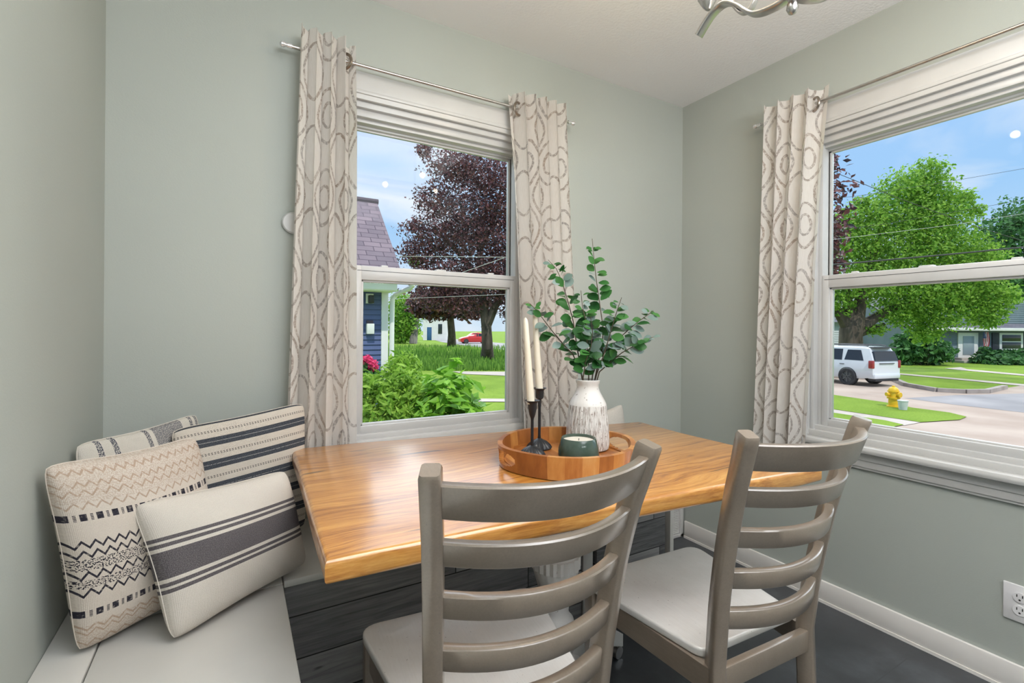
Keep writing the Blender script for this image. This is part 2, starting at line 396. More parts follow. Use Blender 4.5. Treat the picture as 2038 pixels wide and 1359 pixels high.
struct('floor', MB().box((XL - T, YR - T, -0.1), (XR + T, YB + T, 0)), FLOOR, smooth=False)
struct('ceiling', MB().box((XL - T, YR - T, ZC), (XR + T, YB + T, ZC + 0.12)), CEIL, smooth=False)
mb = MB().box((XR - 0.013, YR, 0), (XR, YB - 0.04, 0.094), 0.003)
mb.box((XR - 0.016, YR, 0.0), (XR - 0.0125, YB - 0.04, 0.012))
struct('baseboard_right', mb, BASEB)

# ------------------------------------------------------------------ WINDOWS (local frame: x along the wall, y into the room, z up)
def window(name, M, lo, hi):
    """lo, hi: opening interval along local x"""
    root = bpy.data.objects.new(name, None); C.objects.link(root); root.matrix_world = M; root['kind'] = 'structure'
    w0, w1 = lo, hi
    cas = MB()                                               # casing boards with a stepped moulding
    cw = 0.088
    cas.box((w0 - cw, 0, WZ1 - 0.012), (w1 + cw, 0.018, 2.148), 0.004)
    for a, b in ((w0 - cw, w0 + 0.008), (w1 - 0.008, w1 + cw)): cas.box((a, 0, 0.712), (b, 0.018, 2.10), 0.004)
    cas.box((w0 - 0.006, -0.012, 2.062), (w1 + 0.006, 0.024, 2.079), 0.006)
    for a, b in ((w0 - 0.012, w0 + 0.004), (w1 - 0.004, w1 + 0.012)): cas.box((a, -0.012, 0.70), (b, 0.024, 2.07), 0.005)
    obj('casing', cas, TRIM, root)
    jam = MB()                                               # jamb liner + head stops inside the wall
    d = -T + 0.02
    jam.box((w0, d, 2.02), (w1, 0.0, WZ1 + 0.005), 0.003); jam.box((w0, d, 1.992), (w1, -0.018, 2.022), 0.004); jam.box((w0, d, 1.978), (w1, -0.040, 1.995), 0.003)
    for a, b, c in ((w0, w0 + 0.022, 0.0), (w1 - 0.022, w1, 0.0)): jam.box((a, d, WZ0), (b, c, 2.03), 0.003)
    for a, b in ((w0 + 0.02, w0 + 0.040), (w1 - 0.040, w1 - 0.02)): jam.box((a, d, WZ0), (b, -0.030, 2.0), 0.003)
    jam.box((w0, d, WZ0 - 0.005), (w1, -0.01, 0.757), 0.003)
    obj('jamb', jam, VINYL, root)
    trk = MB()
    for a, b in ((w0 + 0.038, w0 + 0.0425), (w1 - 0.0425, w1 - 0.038)): trk.box((a, d + 0.03, 0.77), (b, -0.036, 1.375))
    obj('sash_track', trk, TRACK, root)
    def sash(nm, z0, z1, y0, y1, st, top, bot, inset):
        s = MB(); a, b = w0 + inset, w1 - inset
        s.box((a, y0, z0), (a + st, y1, z1), 0.004); s.box((b - st, y0, z0), (b, y1, z1), 0.004)
        s.box((a + st - 0.004, y0, z1 - top), (b - st + 0.004, y1, z1), 0.004); s.box((a + st - 0.004, y0, z0), (b - st + 0.004, y1, z0 + bot), 0.004)
        s.box((a + st - 0.004, y0 + 0.006, z1 - top - 0.008), (b - st + 0.004, y1 - 0.012, z1 - top + 0.003), 0.003)
        s.box((a + st - 0.004, y0 + 0.006, z0 + bot - 0.003), (b - st + 0.004, y1 - 0.012, z0 + bot + 0.007), 0.003)
        for p, q in ((a + st - 0.003, a + st + 0.009), (b - st - 0.009, b - st + 0.003)): s.box((p, y0 + 0.006, z0 + bot - 0.003), (q, y1 - 0.012, z1 - top + 0.003), 0.003)
        o = obj(nm, s, VINYL, root)
        ym = (y0 + y1) / 2
        obj('pane', MB().box((a + st - 0.002, ym - 0.002, z0 + bot - 0.002), (b - st + 0.002, ym + 0.002, z1 - top + 0.002)), GLASS, o, smooth=False)
        return o
    sash('upper_sash', 1.368, 1.997, -0.105, -0.072, 0.022, 0.027, 0.035, 0.018)
    lo_ = sash('lower_sash', 0.755, 1.415, -0.064, -0.026, 0.028, 0.056, 0.032, 0.040)
    obj('rail_groove', MB().box((w0 + 0.05, -0.0262, 1.3945), (w1 - 0.05, -0.0252, 1.3965)), TRACK, lo_, smooth=False)
    for k in (0.2, 0.8):                                     # tilt latches and the centre lock on the meeting rail
        x = w0 + (w1 - w0) * k
        lt = MB().box((x - 0.028, -0.058, 1.406), (x + 0.028, -0.034, 1.416), 0.004); lt.box((x - 0.014, -0.052, 1.414), (x + 0.014, -0.040, 1.423), 0.003)
        obj('tilt_latch', lt, TRIM, lo_)
    x = (w0 + w1) / 2
    obj('sash_lock', MB().box((x - 0.024, -0.062, 1.407), (x + 0.024, -0.036, 1.422), 0.004), VINYL, lo_)
    st = MB()                                                # stool, apron
    st.box((w0 - 0.11, -0.03, 0.708), (w1 + 0.11, 0.012, 0.738), 0.003)
    st.box((w0 - 0.115, 0.0, 0.682), (w1 + 0.115, 0.048, 0.712), 0.012)
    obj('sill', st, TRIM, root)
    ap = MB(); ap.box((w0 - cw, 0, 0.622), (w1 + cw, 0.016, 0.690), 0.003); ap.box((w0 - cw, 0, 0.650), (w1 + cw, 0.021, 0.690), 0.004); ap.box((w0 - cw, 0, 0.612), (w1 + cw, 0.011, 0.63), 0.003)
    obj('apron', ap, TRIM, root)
    return root
M1 = Matrix(((1, 0, 0, 0), (0, -1, 0, YB), (0, 0, 1, 0), (0, 0, 0, 1)))           # back wall: local y -> -Y
M1 = Matrix.Translation((0, YB, 0)) @ Matrix.Rotation(PI, 4, 'Z')
window('window_1', M1, -W1[1], -W1[0])
M2 = Matrix.Translation((XR, 0, 0)) @ Matrix.Rotation(PI / 2, 4, 'Z')
window('window_2', M2, W2[0], W2[1])

# ------------------------------------------------------------------ CURTAINS AND RODS
def cloth(p0t, p1t, p0b, p1b, zt, zb, amp, nf, out, ph=0.0, gs=0.8, flip=False, seed=1):
    """hanging panel: top edge p0t->p1t, bottom p0b->p1b (2D), folds along 'out'"""
    rnd = random.Random(seed); NU, NV = 96, 40; m = MB(); vs = []; uvs = []; fs = []
    p0t, p1t, p0b, p1b, out = [Vector((*q, 0)) for q in (p0t, p1t, p0b, p1b, out)]
    wid = (p1t - p0t).length; amps = [rnd.uniform(0.7, 1.15) for _ in range(nf + 2)]
    jit = [rnd.uniform(-0.25, 0.25) for _ in range(nf + 2)]
    for j in range(NV + 1):
        k = j / NV; z = zt + (zb - zt) * k; arc = 0.0; last = None
        for i in range(NU + 1):
            s = i / NU; a = p0t.lerp(p1t, s); b = p0b.lerp(p1b, s); base = a.lerp(b, k)
            fi = s * nf; ai = amps[int(fi)] * (1 - fi % 1) + amps[int(fi) + 1] * (fi % 1); ji = jit[int(fi)] * (1 - fi % 1) + jit[int(fi) + 1] * (fi % 1)
            w = math.sin(2 * PI * fi + ph + ji * 2 * k + 0.5 * math.sin(3 * k + seed) * k)
            tan = (b - a if False else (p1t - p0t)).normalized()
            q_ = ((s - gs) if not flip else (gs - s)) / 0.10; q_ = max(0.0, min(1.0, q_ + 0.5)); q_ = q_ * q_ * (3 - 2 * q_)
            top_ = max(0.0, 1 - (zt - z) / 0.35); off = 0.024 * (1 - q_) - 0.014 * q_ * top_
            p = base + out * (off + amp * (1 - 0.55 * q_ * top_) * ai * w * (0.92 + 0.18 * math.sin(4 * k + s * 5 + seed))) + tan * (0.30 * wid / nf * math.sin(4 * PI * fi + 2 * ph) * 0.35)
            zz = z + (0.006 * math.cos(2 * PI * fi + ph) if j == 0 else 0)
            q = Vector((p.x, p.y, zz))
            if last is not None: arc += Vector((q.x - last.x, q.y - last.y, 0)).length
            last = q; vs.append(q); uvs.append((arc + seed * 0.37, zt - zz))
    for j in range(NV):
        for i in range(NU):
            a = j * (NU + 1) + i; fs.append((a, a + 1, a + NU + 2, a + NU + 1))
    m.add(vs, fs, uvs); return m
def ring(c, ax, R, r, n=20, k=8):
    m = MB(); ax = Vector(ax).normalized(); e1 = ax.orthogonal().normalized(); e2 = ax.cross(e1); rr = []
    for i in range(n + 1):
        a = 2 * PI * i / n; rr.append(Vector(c) + (e1 * math.cos(a) + e2 * math.sin(a)) * R)
    return m.tube(rr, r, k, cap=False)
def curtain(label, grom, **k):
    m = cloth(**k); c = center(m); o = obj('curtain', m, CURT, None, loc=c, ang=180); tag(o, label, 'curtain', 'patterned curtain panels')
    for g, ax in grom:
        obj('grommet', ring(Vector(g) - c, ax, 0.027, 0.0055), BRONZE, o)
    return o
RZ = 2.146; RY = 1.822; RX = 2.148
curtain('patterned cream curtain beside blue striped cushion, hanging on the back wall rod', [((0.338, RY - 0.012, RZ - 0.008), (0.70, 0.71, 0))],
        p0t=(0.186, RY), p1t=(0.376, RY), p0b=(0.146, RY + 0.008), p1b=(0.386, RY + 0.004), zt=2.212, zb=0.64, amp=0.027, nf=4, out=(0, -1), ph=0.6, gs=0.80, seed=3)
curtain('patterned cream curtain behind the vase of leaves and white taper candles', [((1.072, RY - 0.012, RZ - 0.008), (-0.35, 0.93, 0))],
        p0t=(1.036, RY), p1t=(1.312, RY), p0b=(1.130, RY + 0.006), p1b=(1.410, RY + 0.006), zt=2.205, zb=0.64, amp=0.024, nf=5, out=(0, -1), ph=2.2, gs=0.13, flip=True, seed=5)
curtain('patterned cream curtain on the right wall rod, beside the street window', [((RX - 0.012, 1.122, RZ - 0.008), (0.85, -0.52, 0))],
        p0t=(RX, 1.338), p1t=(RX, 1.082), p0b=(RX + 0.004, 1.386), p1b=(RX + 0.004, 1.170), zt=2.206, zb=0.645, amp=0.026, nf=4, out=(-1, 0), ph=0.4, gs=0.84, seed=8)
def rod(a, b, label, wallp):
    a, b = Vector(a), Vector(b); d = (b - a).normalized(); c = a.copy()
    t = thing('curtain_rod', label, 'curtain rod', c)
    m = MB().tube([Vector((0, 0, 0)), b - c], 0.0062, 12); obj('rod', m, NICKEL, t)
    for p, s in ((Vector((0, 0, 0)), -1), (b - c, 1)):
        f = MB().tube([p, p + d * s * 0.016], 0.0085, 12); f.tube([p + d * s * 0.016, p + d * s * 0.020, p + d * s * 0.026, p + d * s * 0.034, p + d * s * 0.040], [0.006, 0.0065, 0.0105, 0.0105, 0.003], 12); obj('finial', f, CRYST, t)
    for k in (0.09, 0.91):
        p = a.lerp(b, k) - c; q = p + Vector(wallp); br = MB().tube([p, q], 0.004, 8); br.tube([q - Vector(wallp).normalized() * 0.004, q], 0.016, 12); obj('bracket', br, NICKEL, t)
    return t
rod((0.165, RY, RZ), (1.352, RY, RZ), 'thin nickel curtain rod across the back window above the table', (0, YB - RY, 0))
rod((RX, 1.372, RZ), (RX, 0.12, RZ), 'thin nickel curtain rod across the right wall window', (XR - RX, 0, 0))
p = ony(584, 444, YB - 0.008)
dm = MB().lathe([(0.001, 0.0), (0.036, 0.0), (0.038, 0.004), (0.038, 0.012), (0.034, 0.016), (0.001, 0.017)], 32, M=Matrix.Translation((p.x, YB, p.z)) @ Matrix.Rotation(PI / 2, 4, 'X'))
solo('wall_sensor', dm, TRIM, 'small round white wall disc peeking out behind the curtain', 'wall plate')

# ------------------------------------------------------------------ OUTLET, FLOOR REGISTER
t = thing('wall_outlet', 'white double outlet plate on the right wall above baseboard', 'electrical outlet', (XR, 0.513, 0.292))
obj('plate', MB().box((-0.006, -0.043, -0.060), (0, 0.040, 0.060), 0.003), OUTLET, t)
for s in (1, -1):
    oz = 0.021 * s
    r = obj('receptacle', MB().lathe([(0.001, 0), (0.0165, 0), (0.0165, 0.003), (0.001, 0.0032)], 24, M=Matrix.Translation((-0.006, 0.0, oz)) @ Matrix.Rotation(-PI / 2, 4, 'Y')), OUTLET, t)
    sl = MB()
    for y in (-0.0065, 0.0065): sl.box((-0.0096, y - 0.0013, oz + 0.001), (-0.0088, y + 0.0013, oz + 0.0095))
    sl.lathe([(0.001, 0), (0.0028, 0), (0.0028, 0.0008), (0.001, 0.0008)], 10, M=Matrix.Translation((-0.0090, 0, oz - 0.0072)) @ Matrix.Rotation(-PI / 2, 4, 'Y'))
    obj('slot', sl, BLACK, r)
t = thing('wall_register', 'white louvred heat register low on the back wall corner', 'vent', (1.95, YB, 0))
fr = MB(); x0, x1, y0 = -0.20, 0.254, -0.032
fr.box((x0, y0, 0.004), (x1, 0, 0.022), 0.003); fr.box((x0, y0, 0.20), (x1, 0, 0.222), 0.003); fr.box((x0, y0, 0.004), (x0 + 0.02, 0, 0.22), 0.003); fr.box((x1 - 0.026, y0, 0.004), (x1, 0, 0.22), 0.003)
obj('frame', fr, TRIM, t)
obj('backing', MB().box((x0 + 0.01, -0.006, 0.01), (x1 - 0.01, -0.001, 0.21)), BLACK, t)
lv = MB()
for i in range(19): lv.box((x0 + 0.018, -0.0035, -0.0022), (x1 - 0.022, 0.0035 + 0.008, 0.0022), M=Matrix.Translation((0, -0.021, 0.028 + i * 0.0093)) @ Matrix.Rotation(rad(38), 4, 'X'))
obj('louvres', lv, TRIM, t)

# ------------------------------------------------------------------ BENCHES
def bench_side():
    t = thing('storage_bench', 'white painted bench along the left wall holding the cushions', 'bench', (-0.115, 0.9, 0))
    L = lambda a, b: ((a[0] + 0.115, a[1] - 0.9, a[2]), (b[0] + 0.115, b[1] - 0.9, b[2]))
    obj('body', MB().box(*L((XL + 0.002, 0.32, 0.0), (0.10, 1.86, 0.458)), 0.003), PLANK, t)
    obj('lid', MB().box(*L((-0.2525, 0.30, 0.460), (0.1155, 1.425, 0.480)), 0.003), BENCH, t)
    obj('back_board', MB().box(*L((XL + 0.001, 0.30, 0.460), (-0.2555, 1.875, 0.480)), 0.002), BENCH, t)
    obj('corner_board', MB().box(*L((-0.2525, 1.4275, 0.460), (0.1155, 1.875, 0.480)), 0.002), BENCH, t)
bench_side()
t = thing('storage_bench', 'grey plank fronted bench with white lid under the back window', 'bench', (0.88, 1.66, 0))
L = lambda a, b: ((a[0] - 0.88, a[1] - 1.66, a[2]), (b[0] - 0.88, b[1] - 1.66, b[2]))
obj('front_panel', MB().box(*L((0.12, 1.452, 0.0), (1.158, 1.475, 0.458)), 0.002), PLANK, t)
obj('front_panel', MB().box(*L((1.232, 1.452, 0.0), (1.612, 1.475, 0.458)), 0.002), PLANK, t)
obj('carcass', MB().box(*L((0.12, 1.476, 0.0), (1.60, 1.868, 0.456))), BLACK, t)
obj('stile', MB().box(*L((1.160, 1.446, 0.0), (1.207, 1.475, 0.458)), 0.002), BENCH, t)
obj('end_panel', MB().box(*L((1.629, 1.440, 0.0), (1.651, 1.868, 0.458)), 0.002), BENCH, t)
obj('lid', MB().box(*L((0.119, 1.438, 0.460), (1.655, 1.872, 0.480)), 0.003), BENCH, t)

# ------------------------------------------------------------------ CUSHIONS
def cushion(BL, BR, TL, TR, th, mat, label, seed, pin=0.05, N=30, tex=None):
    BL, BR, TL, TR = [Vector(q) for q in (BL, BR, TL, TR)]; rnd = random.Random(seed)
    nrm = ((BR - BL).cross(TL - BL)).normalized(); cen = (BL + BR + TL + TR) / 4
    W = (BR - BL).length; Hh = (TL - BL).length
    def P2(s, t):
        es = pin * 4 * t * (1 - t); et = pin * 4 * s * (1 - s)          # sides pulled in between the corners
        cr = (abs(2 * s - 1) * abs(2 * t - 1)) ** 7 * 0.030
        s2 = s + es * (0.5 - s) * 1.2 + cr * (0.5 - s) * 2; t2 = t + et * (0.5 - t) * 1.2 + cr * (0.5 - t) * 2
        return BL * (1 - s2) * (1 - t2) + BR * s2 * (1 - t2) + TL * (1 - s2) * t2 + TR * s2 * t2
    ph = [rnd.uniform(0, 6.28) for _ in range(6)]
    def th_(s, t):
        b = (max(0, 1 - (2 * s - 1) ** 2) ** 0.43) * (max(0, 1 - (2 * t - 1) ** 2) ** 0.43)
        wr = 1 + 0.07 * math.sin(9 * s + ph[0]) * math.sin(7 * t + ph[1]) + 0.05 * math.sin(17 * (s + t * 0.6) + ph[2]) * (1 - b)
        return th * 0.5 * b * wr
    m = MB()
    for sg in (1, -1):
        vs = []; uv = []
        for j in range(N + 1):
            for i in range(N + 1):
                s = 0.5 - 0.5 * math.cos(PI * i / N); t_ = 0.5 - 0.5 * math.cos(PI * j / N)
                s = 0.6 * s + 0.4 * i / N; t_ = 0.6 * t_ + 0.4 * j / N
                vs.append(P2(s, t_) + nrm * sg * th_(s, t_) - cen); uv.append((s, t_))
        fs = []
        for j in range(N):
            for i in range(N):
                a = j * (N + 1) + i; q = (a, a + 1, a + N + 2, a + N + 1); fs.append(q if sg > 0 else q[::-1])
        m.add(vs, fs, uv)
    b = bmesh.new(); me = bpy.data.meshes.new('tmp'); 
    o = obj('cushion', m, mat, None, loc=cen, ang=180)
    bm_ = bmesh.new(); bm_.from_mesh(o.data); bmesh.ops.remove_doubles(bm_, verts=bm_.verts, dist=1e-5); bm_.to_mesh(o.data); bm_.free(); b.free(); bpy.data.meshes.remove(me)
    tag(o, label, 'cushion', 'cushions on the benches')
    edge = [P2(i / 24, 0) - cen for i in range(24)] + [P2(1, i / 24) - cen for i in range(24)] + [P2(1 - i / 24, 1) - cen for i in range(24)] + [P2(0, 1 - i / 24) - cen for i in range(25)]
    obj('seam', MB().tube(edge, 0.0013, 6, cap=False), mat, o)
    return o
MZIG = fabric('zigzag_woven_fabric', f_zig); MLUM = fabric('banded_canvas_fabric', f_lumbar); MSTR = fabric('striped_woven_fabric', f_stripe); MBAK = fabric('grey_stripe_fabric', f_back); MPLA = fabric('plain_beige_fabric', f_plain)
cushion((-0.285, 1.318, 0.482), (-0.02, 1.52, 0.486), (-0.338, 1.30, 0.896), (-0.085, 1.50, 0.89), 0.15, MZIG, 'cream cushion with black zigzags and tan woven bands, nearest left wall', 1)
cushion((-0.30, 1.50, 0.484), (-0.055, 1.77, 0.484), (-0.340, 1.535, 0.888), (-0.100, 1.80, 0.905), 0.09, MBAK, 'cream cushion with thin grey stripes tucked in the corner behind the others', 2)
cushion((-0.075, 1.60, 0.492), (0.215, 1.775, 0.486), (-0.165, 1.665, 0.880), (0.212, 1.788, 0.918), 0.085, MSTR, 'cushion with dark blue and cream stripes leaning by the curtain', 3, pin=0.03)
cushion((-0.118, 1.262, 0.486), (0.185, 1.50, 0.486), (-0.200, 1.325, 0.786), (0.128, 1.492, 0.772), 0.15, MLUM, 'plain canvas cushion with wide dark centre band, frontmost on the bench', 4, pin=0.05)
cushion((1.40, 1.70, 0.486), (1.70, 1.765, 0.486), (1.44, 1.775, 0.765), (1.685, 1.80, 0.800), 0.07, MPLA, 'plain beige cushion on the bench behind the table, right of the vase', 5)

# ------------------------------------------------------------------ TABLE
TC = Vector((0.87, 1.22, 0))
poly = [(.140, .898), (.30, .889), (.60, .870), (.896, .845), (1.138, .821), (1.447, .787), (1.548, .786), (1.565, .805), (1.556, 1.10), (1.552, 1.308), (1.570, 1.545), (1.562, 1.566), (.931, 1.679), (.38, 1.764), (.180, 1.776), (.166, 1.765), (.158, 1.40), (.146, 1.10)]
t = thing('dining_table', 'oak slab dining table with white turned pedestal', 'table', (TC.x, TC.y, 0))
obj('tabletop', MB().prism([(x - TC.x, y - TC.y) for x, y in poly], 0.714, 0.760, 0.011, 4), OAK, t)
fl = lambda a, z: (0.035 * math.cos(22 * a) if 0.435 < z < 0.475 else 0.0)
prof = [(0.075, 0.09), (0.085, 0.10), (0.085, 0.13), (0.060, 0.145), (0.045, 0.17), (0.044, 0.195), (0.056, 0.215), (0.062, 0.245), (0.056, 0.272), (0.044, 0.285), (0.040, 0.30), (0.046, 0.34), (0.062, 0.395), (0.071, 0.425), (0.070, 0.436), (0.075, 0.437), (0.075, 0.474), (0.070, 0.476), (0.066, 0.486), (0.050, 0.490), (0.046, 0.51), (0.046, 0.60), (0.055, 0.64), (0.075, 0.69)]
obj('pedestal', MB().lathe(prof, 88, flute=fl), DWHITE, t)
obj('mounting_plate', MB().box((-0.22, -0.14, 0.690), (0.22, 0.14, 0.714), 0.004), DWHITE, t)
for k in range(4):
    a = rad(12) + k * PI / 2; m = MB(); rr = []
    for i in range(9):
        s = i / 8; r = 0.06 + 0.27 * s; z = 0.115 - 0.045 * s - 0.03 * math.sin(PI * s) * -1; hw = 0.022; hh = 0.036 - 0.014 * s
        e = Vector((math.cos(a), math.sin(a), 0)); q = Vector((-math.sin(a), math.cos(a), 0)); c = e * r + Vector((0, 0, z))
        rr.append([c + q * hw - Vector((0, 0, hh)), c + q * hw + Vector((0, 0, hh)), c - q * hw + Vector((0, 0, hh)), c - q * hw - Vector((0, 0, hh))])
    m.rings(rr); ft = obj('foot', m, DWHITE, t, ang=30)
    e = Vector((math.cos(a), math.sin(a), 0)); q = Vector((-math.sin(a), math.cos(a), 0)); c = e * 0.325 + Vector((0, 0, 0.022))
    m = MB().tube([c - q * 0.011, c + q * 0.011], 0.0215, 16); m.tube([c + Vector((0, 0, 0.0)), c + Vector((0, 0, 0.035))], 0.008, 8); obj('caster', m, NICKEL, ft)

# ------------------------------------------------------------------ CHAIRS
CZ = [0.0, 0.10, 0.25, 0.40, 0.542, 0.639, 0.739, 0.837, 0.950, 0.962]
CYb = [-0.058, -0.032, -0.006, 0.0, -0.014, -0.029, -0.048, -0.073, -0.110, -0.114]
CWd = [0.318, 0.318, 0.318, 0.318, 0.331, 0.342, 0.353, 0.370, 0.399, 0.402]
def interp(z, A):
    for i in range(len(CZ) - 1):
        if z <= CZ[i + 1]: k = (z - CZ[i]) / (CZ[i + 1] - CZ[i]); return A[i] * (1 - k) + A[i + 1] * k
    return A[-1]
def make_chair(label):
    t = thing('dining_chair', label, 'chair', (0, 0, 0), 0, 'ladder-back dining chairs')
    ph = rad(21); A_, B_ = 0.034, 0.040
    for sx in (-1, 1):
        T_ = Vector((sx * math.cos(ph), math.sin(ph), 0)); Fd = Vector((-sx * math.sin(ph), math.cos(ph), 0)); rr = []
        zs = [0.0, 0.06, 0.12, 0.18, 0.25, 0.32, 0.40, 0.47, 0.542, 0.60, 0.66, 0.72, 0.78, 0.837, 0.89, 0.935, 0.950, 0.956]
        for i, z in enumerate(zs):
            c = Vector((sx * interp(z, CWd) / 2, interp(z, CYb) - 0.008, z)); e = 0.004
            sh = 0.0 if i < len(zs) - 1 else 0.004
            w, d = A_ - sh, B_ - sh; c = c + T_ * (sh / 2) + Fd * (sh / 2)
            lift = 0.010 if z > 0.93 else 0.0                           # top cut square to the lean
            pts = [(e, 0), (w - e, 0), (w, e), (w, d - e), (w - e, d), (e, d), (0, d - e), (0, e)]
            rr.append([c + T_ * p + Fd * q + Vector((0, 0, lift * q / d)) for p, q in (pts if sx > 0 else pts[::-1])])
        obj('rear_leg', MB().rings(rr), CHAIR, t, ang=50)
    for zt_, h in ((0.950, 0.060), (0.837, 0.043), (0.739, 0.043), (0.639, 0.043), (0.542, 0.045)):
        m = MB(); rr = []; N = 18; zt = zt_ - 0.010 if zt_ > 0.94 else zt_
        for i in range(N + 1):
            s = -1 + 2 * i / N; ring_ = []
            for dy, z in ((0.0, zt - h + 0.002), (0.002, zt - h), (0.019, zt - h), (0.021, zt - h + 0.002), (0.021, zt - 0.002), (0.019, zt), (0.003, zt), (0.0, zt - 0.003)):
                w = interp(z, CWd) / 2 + 0.007; y = interp(z, CYb) + 0.004 - (0.048 + 0.072 * max(0, zt_ - 0.54)) * (1 - s * s)
                nx = 0.32 * s; ring_.append(Vector((s * w - nx * dy * 1.2, y + dy, z)))
            rr.append(ring_)
        m.rings(rr); obj('back_slat', m, CHAIR, t, ang=50)
    pts = []                                                     # seat outline with rounded corners
    cs = [(-0.178, 0.045, 0.03), (0.178, 0.045, 0.03), (0.247, 0.455, 0.055), (-0.247, 0.455, 0.055)]
    for i, (x, y, r) in enumerate(cs):
        p = Vector((x, y)); a = (Vector(cs[i - 1][:2]) - p).normalized(); b = (Vector(cs[(i + 1) % 4][:2]) - p).normalized()
        for k in range(7):
            s = k / 6; pts.append(p + a * r * (1 - s) ** 2 + b * r * s ** 2)
    seat = MB().prism([(p.x, p.y - 0.0) for p in pts], 0.398, 0.420, 0.006, 3); obj('seat', seat, SEAT, t)
    obj('seat_rail', MB().box((-0.166, 0.0, 0.346), (0.166, 0.020, 0.400), 0.003), CHAIR, t)
    obj('seat_rail', MB().box((-0.20, 0.40, 0.338), (0.20, 0.420, 0.3975), 0.003), CHAIR, t)
    for sx in (-1, 1):
        a = Vector((sx * 0.176, 0.02, 0)); b = Vector((sx * 0.218, 0.42, 0)); q = Vector((0.010, 0, 0)); rr = [[p - q + Vector((0, 0, 0.338)), p + q + Vector((0, 0, 0.338)), p + q + Vector((0, 0, 0.3975)), p - q + Vector((0, 0, 0.3975))] for p in (a, b)]
        obj('seat_rail', MB().rings(rr), CHAIR, t, smooth=False)
        obj('front_leg', MB().box((sx * 0.218 - 0.019, 0.395, 0.0), (sx * 0.218 + 0.019, 0.433, 0.397), 0.004), CHAIR, t)
    return t
ch = make_chair('taupe ladder-back chair nearest the camera, its back in front of the tray')
ch2 = copytree(ch); ch2['label'] = 'taupe ladder-back chair beside the right wall, under the street window'
ch.location = (0.473, 0.759, 0); ch.rotation_euler.z = rad(-5.57)
ch2.location = (1.128, 0.690, 0); ch2.rotation_euler.z = rad(-3.2)

# ------------------------------------------------------------------ TRAY AND WHAT STANDS ON IT
TZ = 0.7605; TX, TY = 0.897, 1.205
t = thing('serving_tray', 'round acacia wood tray with cut-out handles on the table', 'tray', (TX, TY, TZ), rad(-8))
obj('tray_base', MB().lathe([(0.001, 0.0), (0.188, 0.0), (0.196, 0.004), (0.196, 0.012), (0.001, 0.012)], 64), TRAY, t)
def tray_rim():
    m = MB(); N = 300; R0, R1 = 0.194, 0.209; rows = [0.002, 0.014, 0.0165, 0.019, 0.0215, 0.024, 0.027, 0.030, 0.033, 0.036, 0.039, 0.042, 0.045, 0.0475, 0.050, 0.0525, 0.055, 0.066]
    def P(i, r, z):
        a = 2 * PI * i / N; k = abs(math.cos(a)) ** 14 * 0.012; rr = (r + k) * (0.97 + 0.03 * (z / 0.066)); return Vector((rr * math.cos(a), rr * math.sin(a), z))
    def hole(i, j):
        a = (2 * PI * (i + 0.5) / N); z = (rows[j] + rows[j + 1]) / 2
        for c in (0, PI):
            d = (a - c + PI) % (2 * PI) - PI
            if abs(d / 0.32) ** 2.4 + abs((z - 0.0345) / 0.0205) ** 2.2 < 1: return True
        return False
    vs = []; idx = {}
    def V(i, r, j):
        k = (i % N, r, j)
        if k not in idx: idx[k] = len(vs); vs.append(P(i % N, r, rows[j]))
        return idx[k]
    fs = []; J = len(rows) - 1
    for i in range(N):
        for j in range(J):
            if hole(i, j): continue
            fs.append((V(i, R1, j), V(i + 1, R1, j), V(i + 1, R1, j + 1), V(i, R1, j + 1))); fs.append((V(i, R0, j), V(i, R0, j + 1), V(i + 1, R0, j + 1), V(i + 1, R0, j)))
            for di, (p, q) in ((-1, (i, i)), (1, (i + 1, i + 1))):
                if hole((i + di) % N, j): fs.append((V(p, R0, j), V(p, R1, j), V(p, R1, j + 1), V(p, R0, j + 1)))
            if j == J - 1 or hole(i, j + 1): fs.append((V(i, R1, j + 1), V(i + 1, R1, j + 1), V(i + 1, R0, j + 1), V(i, R0, j + 1)))
            if j == 0 or hole(i, j - 1): fs.append((V(i, R1, j), V(i, R0, j), V(i + 1, R0, j), V(i + 1, R1, j)))
    m.add(vs, fs); return m
obj('tray_rim', tray_rim(), TRAY, t, ang=60)
SZ = TZ + 0.0125
# vase with eucalyptus-like stems
VP = Vector((1.026, 1.262, SZ))
vp = [(0.062, 0.0), (0.070, 0.005), (0.0725, 0.02), (0.069, 0.08), (0.063, 0.145), (0.0615, 0.152), (0.056, 0.163), (0.042, 0.188), (0.0365, 0.203), (0.036, 0.215), (0.0395, 0.222), (0.0400, 0.229), (0.036, 0.231), (0.032, 0.226), (0.031, 0.20), (0.030, 0.14)]
tv = MB().lathe(vp, 72, flute=lambda a, z: (0.018 * math.sin(26 * a) if 0.012 < z < 0.135 else 0.0))
vase = obj('vase', tv, VASE, None, loc=VP); tag(vase, 'white fluted ceramic vase with brown speckles on the tray', 'vase')
tp = thing('leafy_stems', 'bunch of artificial green leafy stems standing in the white vase', 'plant', VP + Vector((0, 0, 0.16)))
base = VP + Vector((0, 0, 0.16)); VD = 1.608
def leaf(m, p, d, nrm, L, W):
    d = d.normalized(); nrm = (nrm - d * nrm.dot(d)).normalized(); s = d.cross(nrm)
    prof = [(0.0, 0.05), (0.12, 0.45), (0.35, 0.9), (0.6, 1.0), (0.82, 0.72), (0.95, 0.32), (1.0, 0.05)]; vs = []; fs = []
    for k, (x, w) in enumerate(prof):
        c = p + d * (L * x) - nrm * (0.12 * L * x * x)
        for q in (-1, 0, 1): vs.append(c + s * (q * W * 0.5 * w) + nrm * (abs(q) * W * 0.10 * w))
    for k in range(len(prof) - 1):
        for q in range(2): a = k * 3 + q; fs.append((a, a + 1, a + 4, a + 3))
    m.add(vs, fs)
rl = random.Random(11)
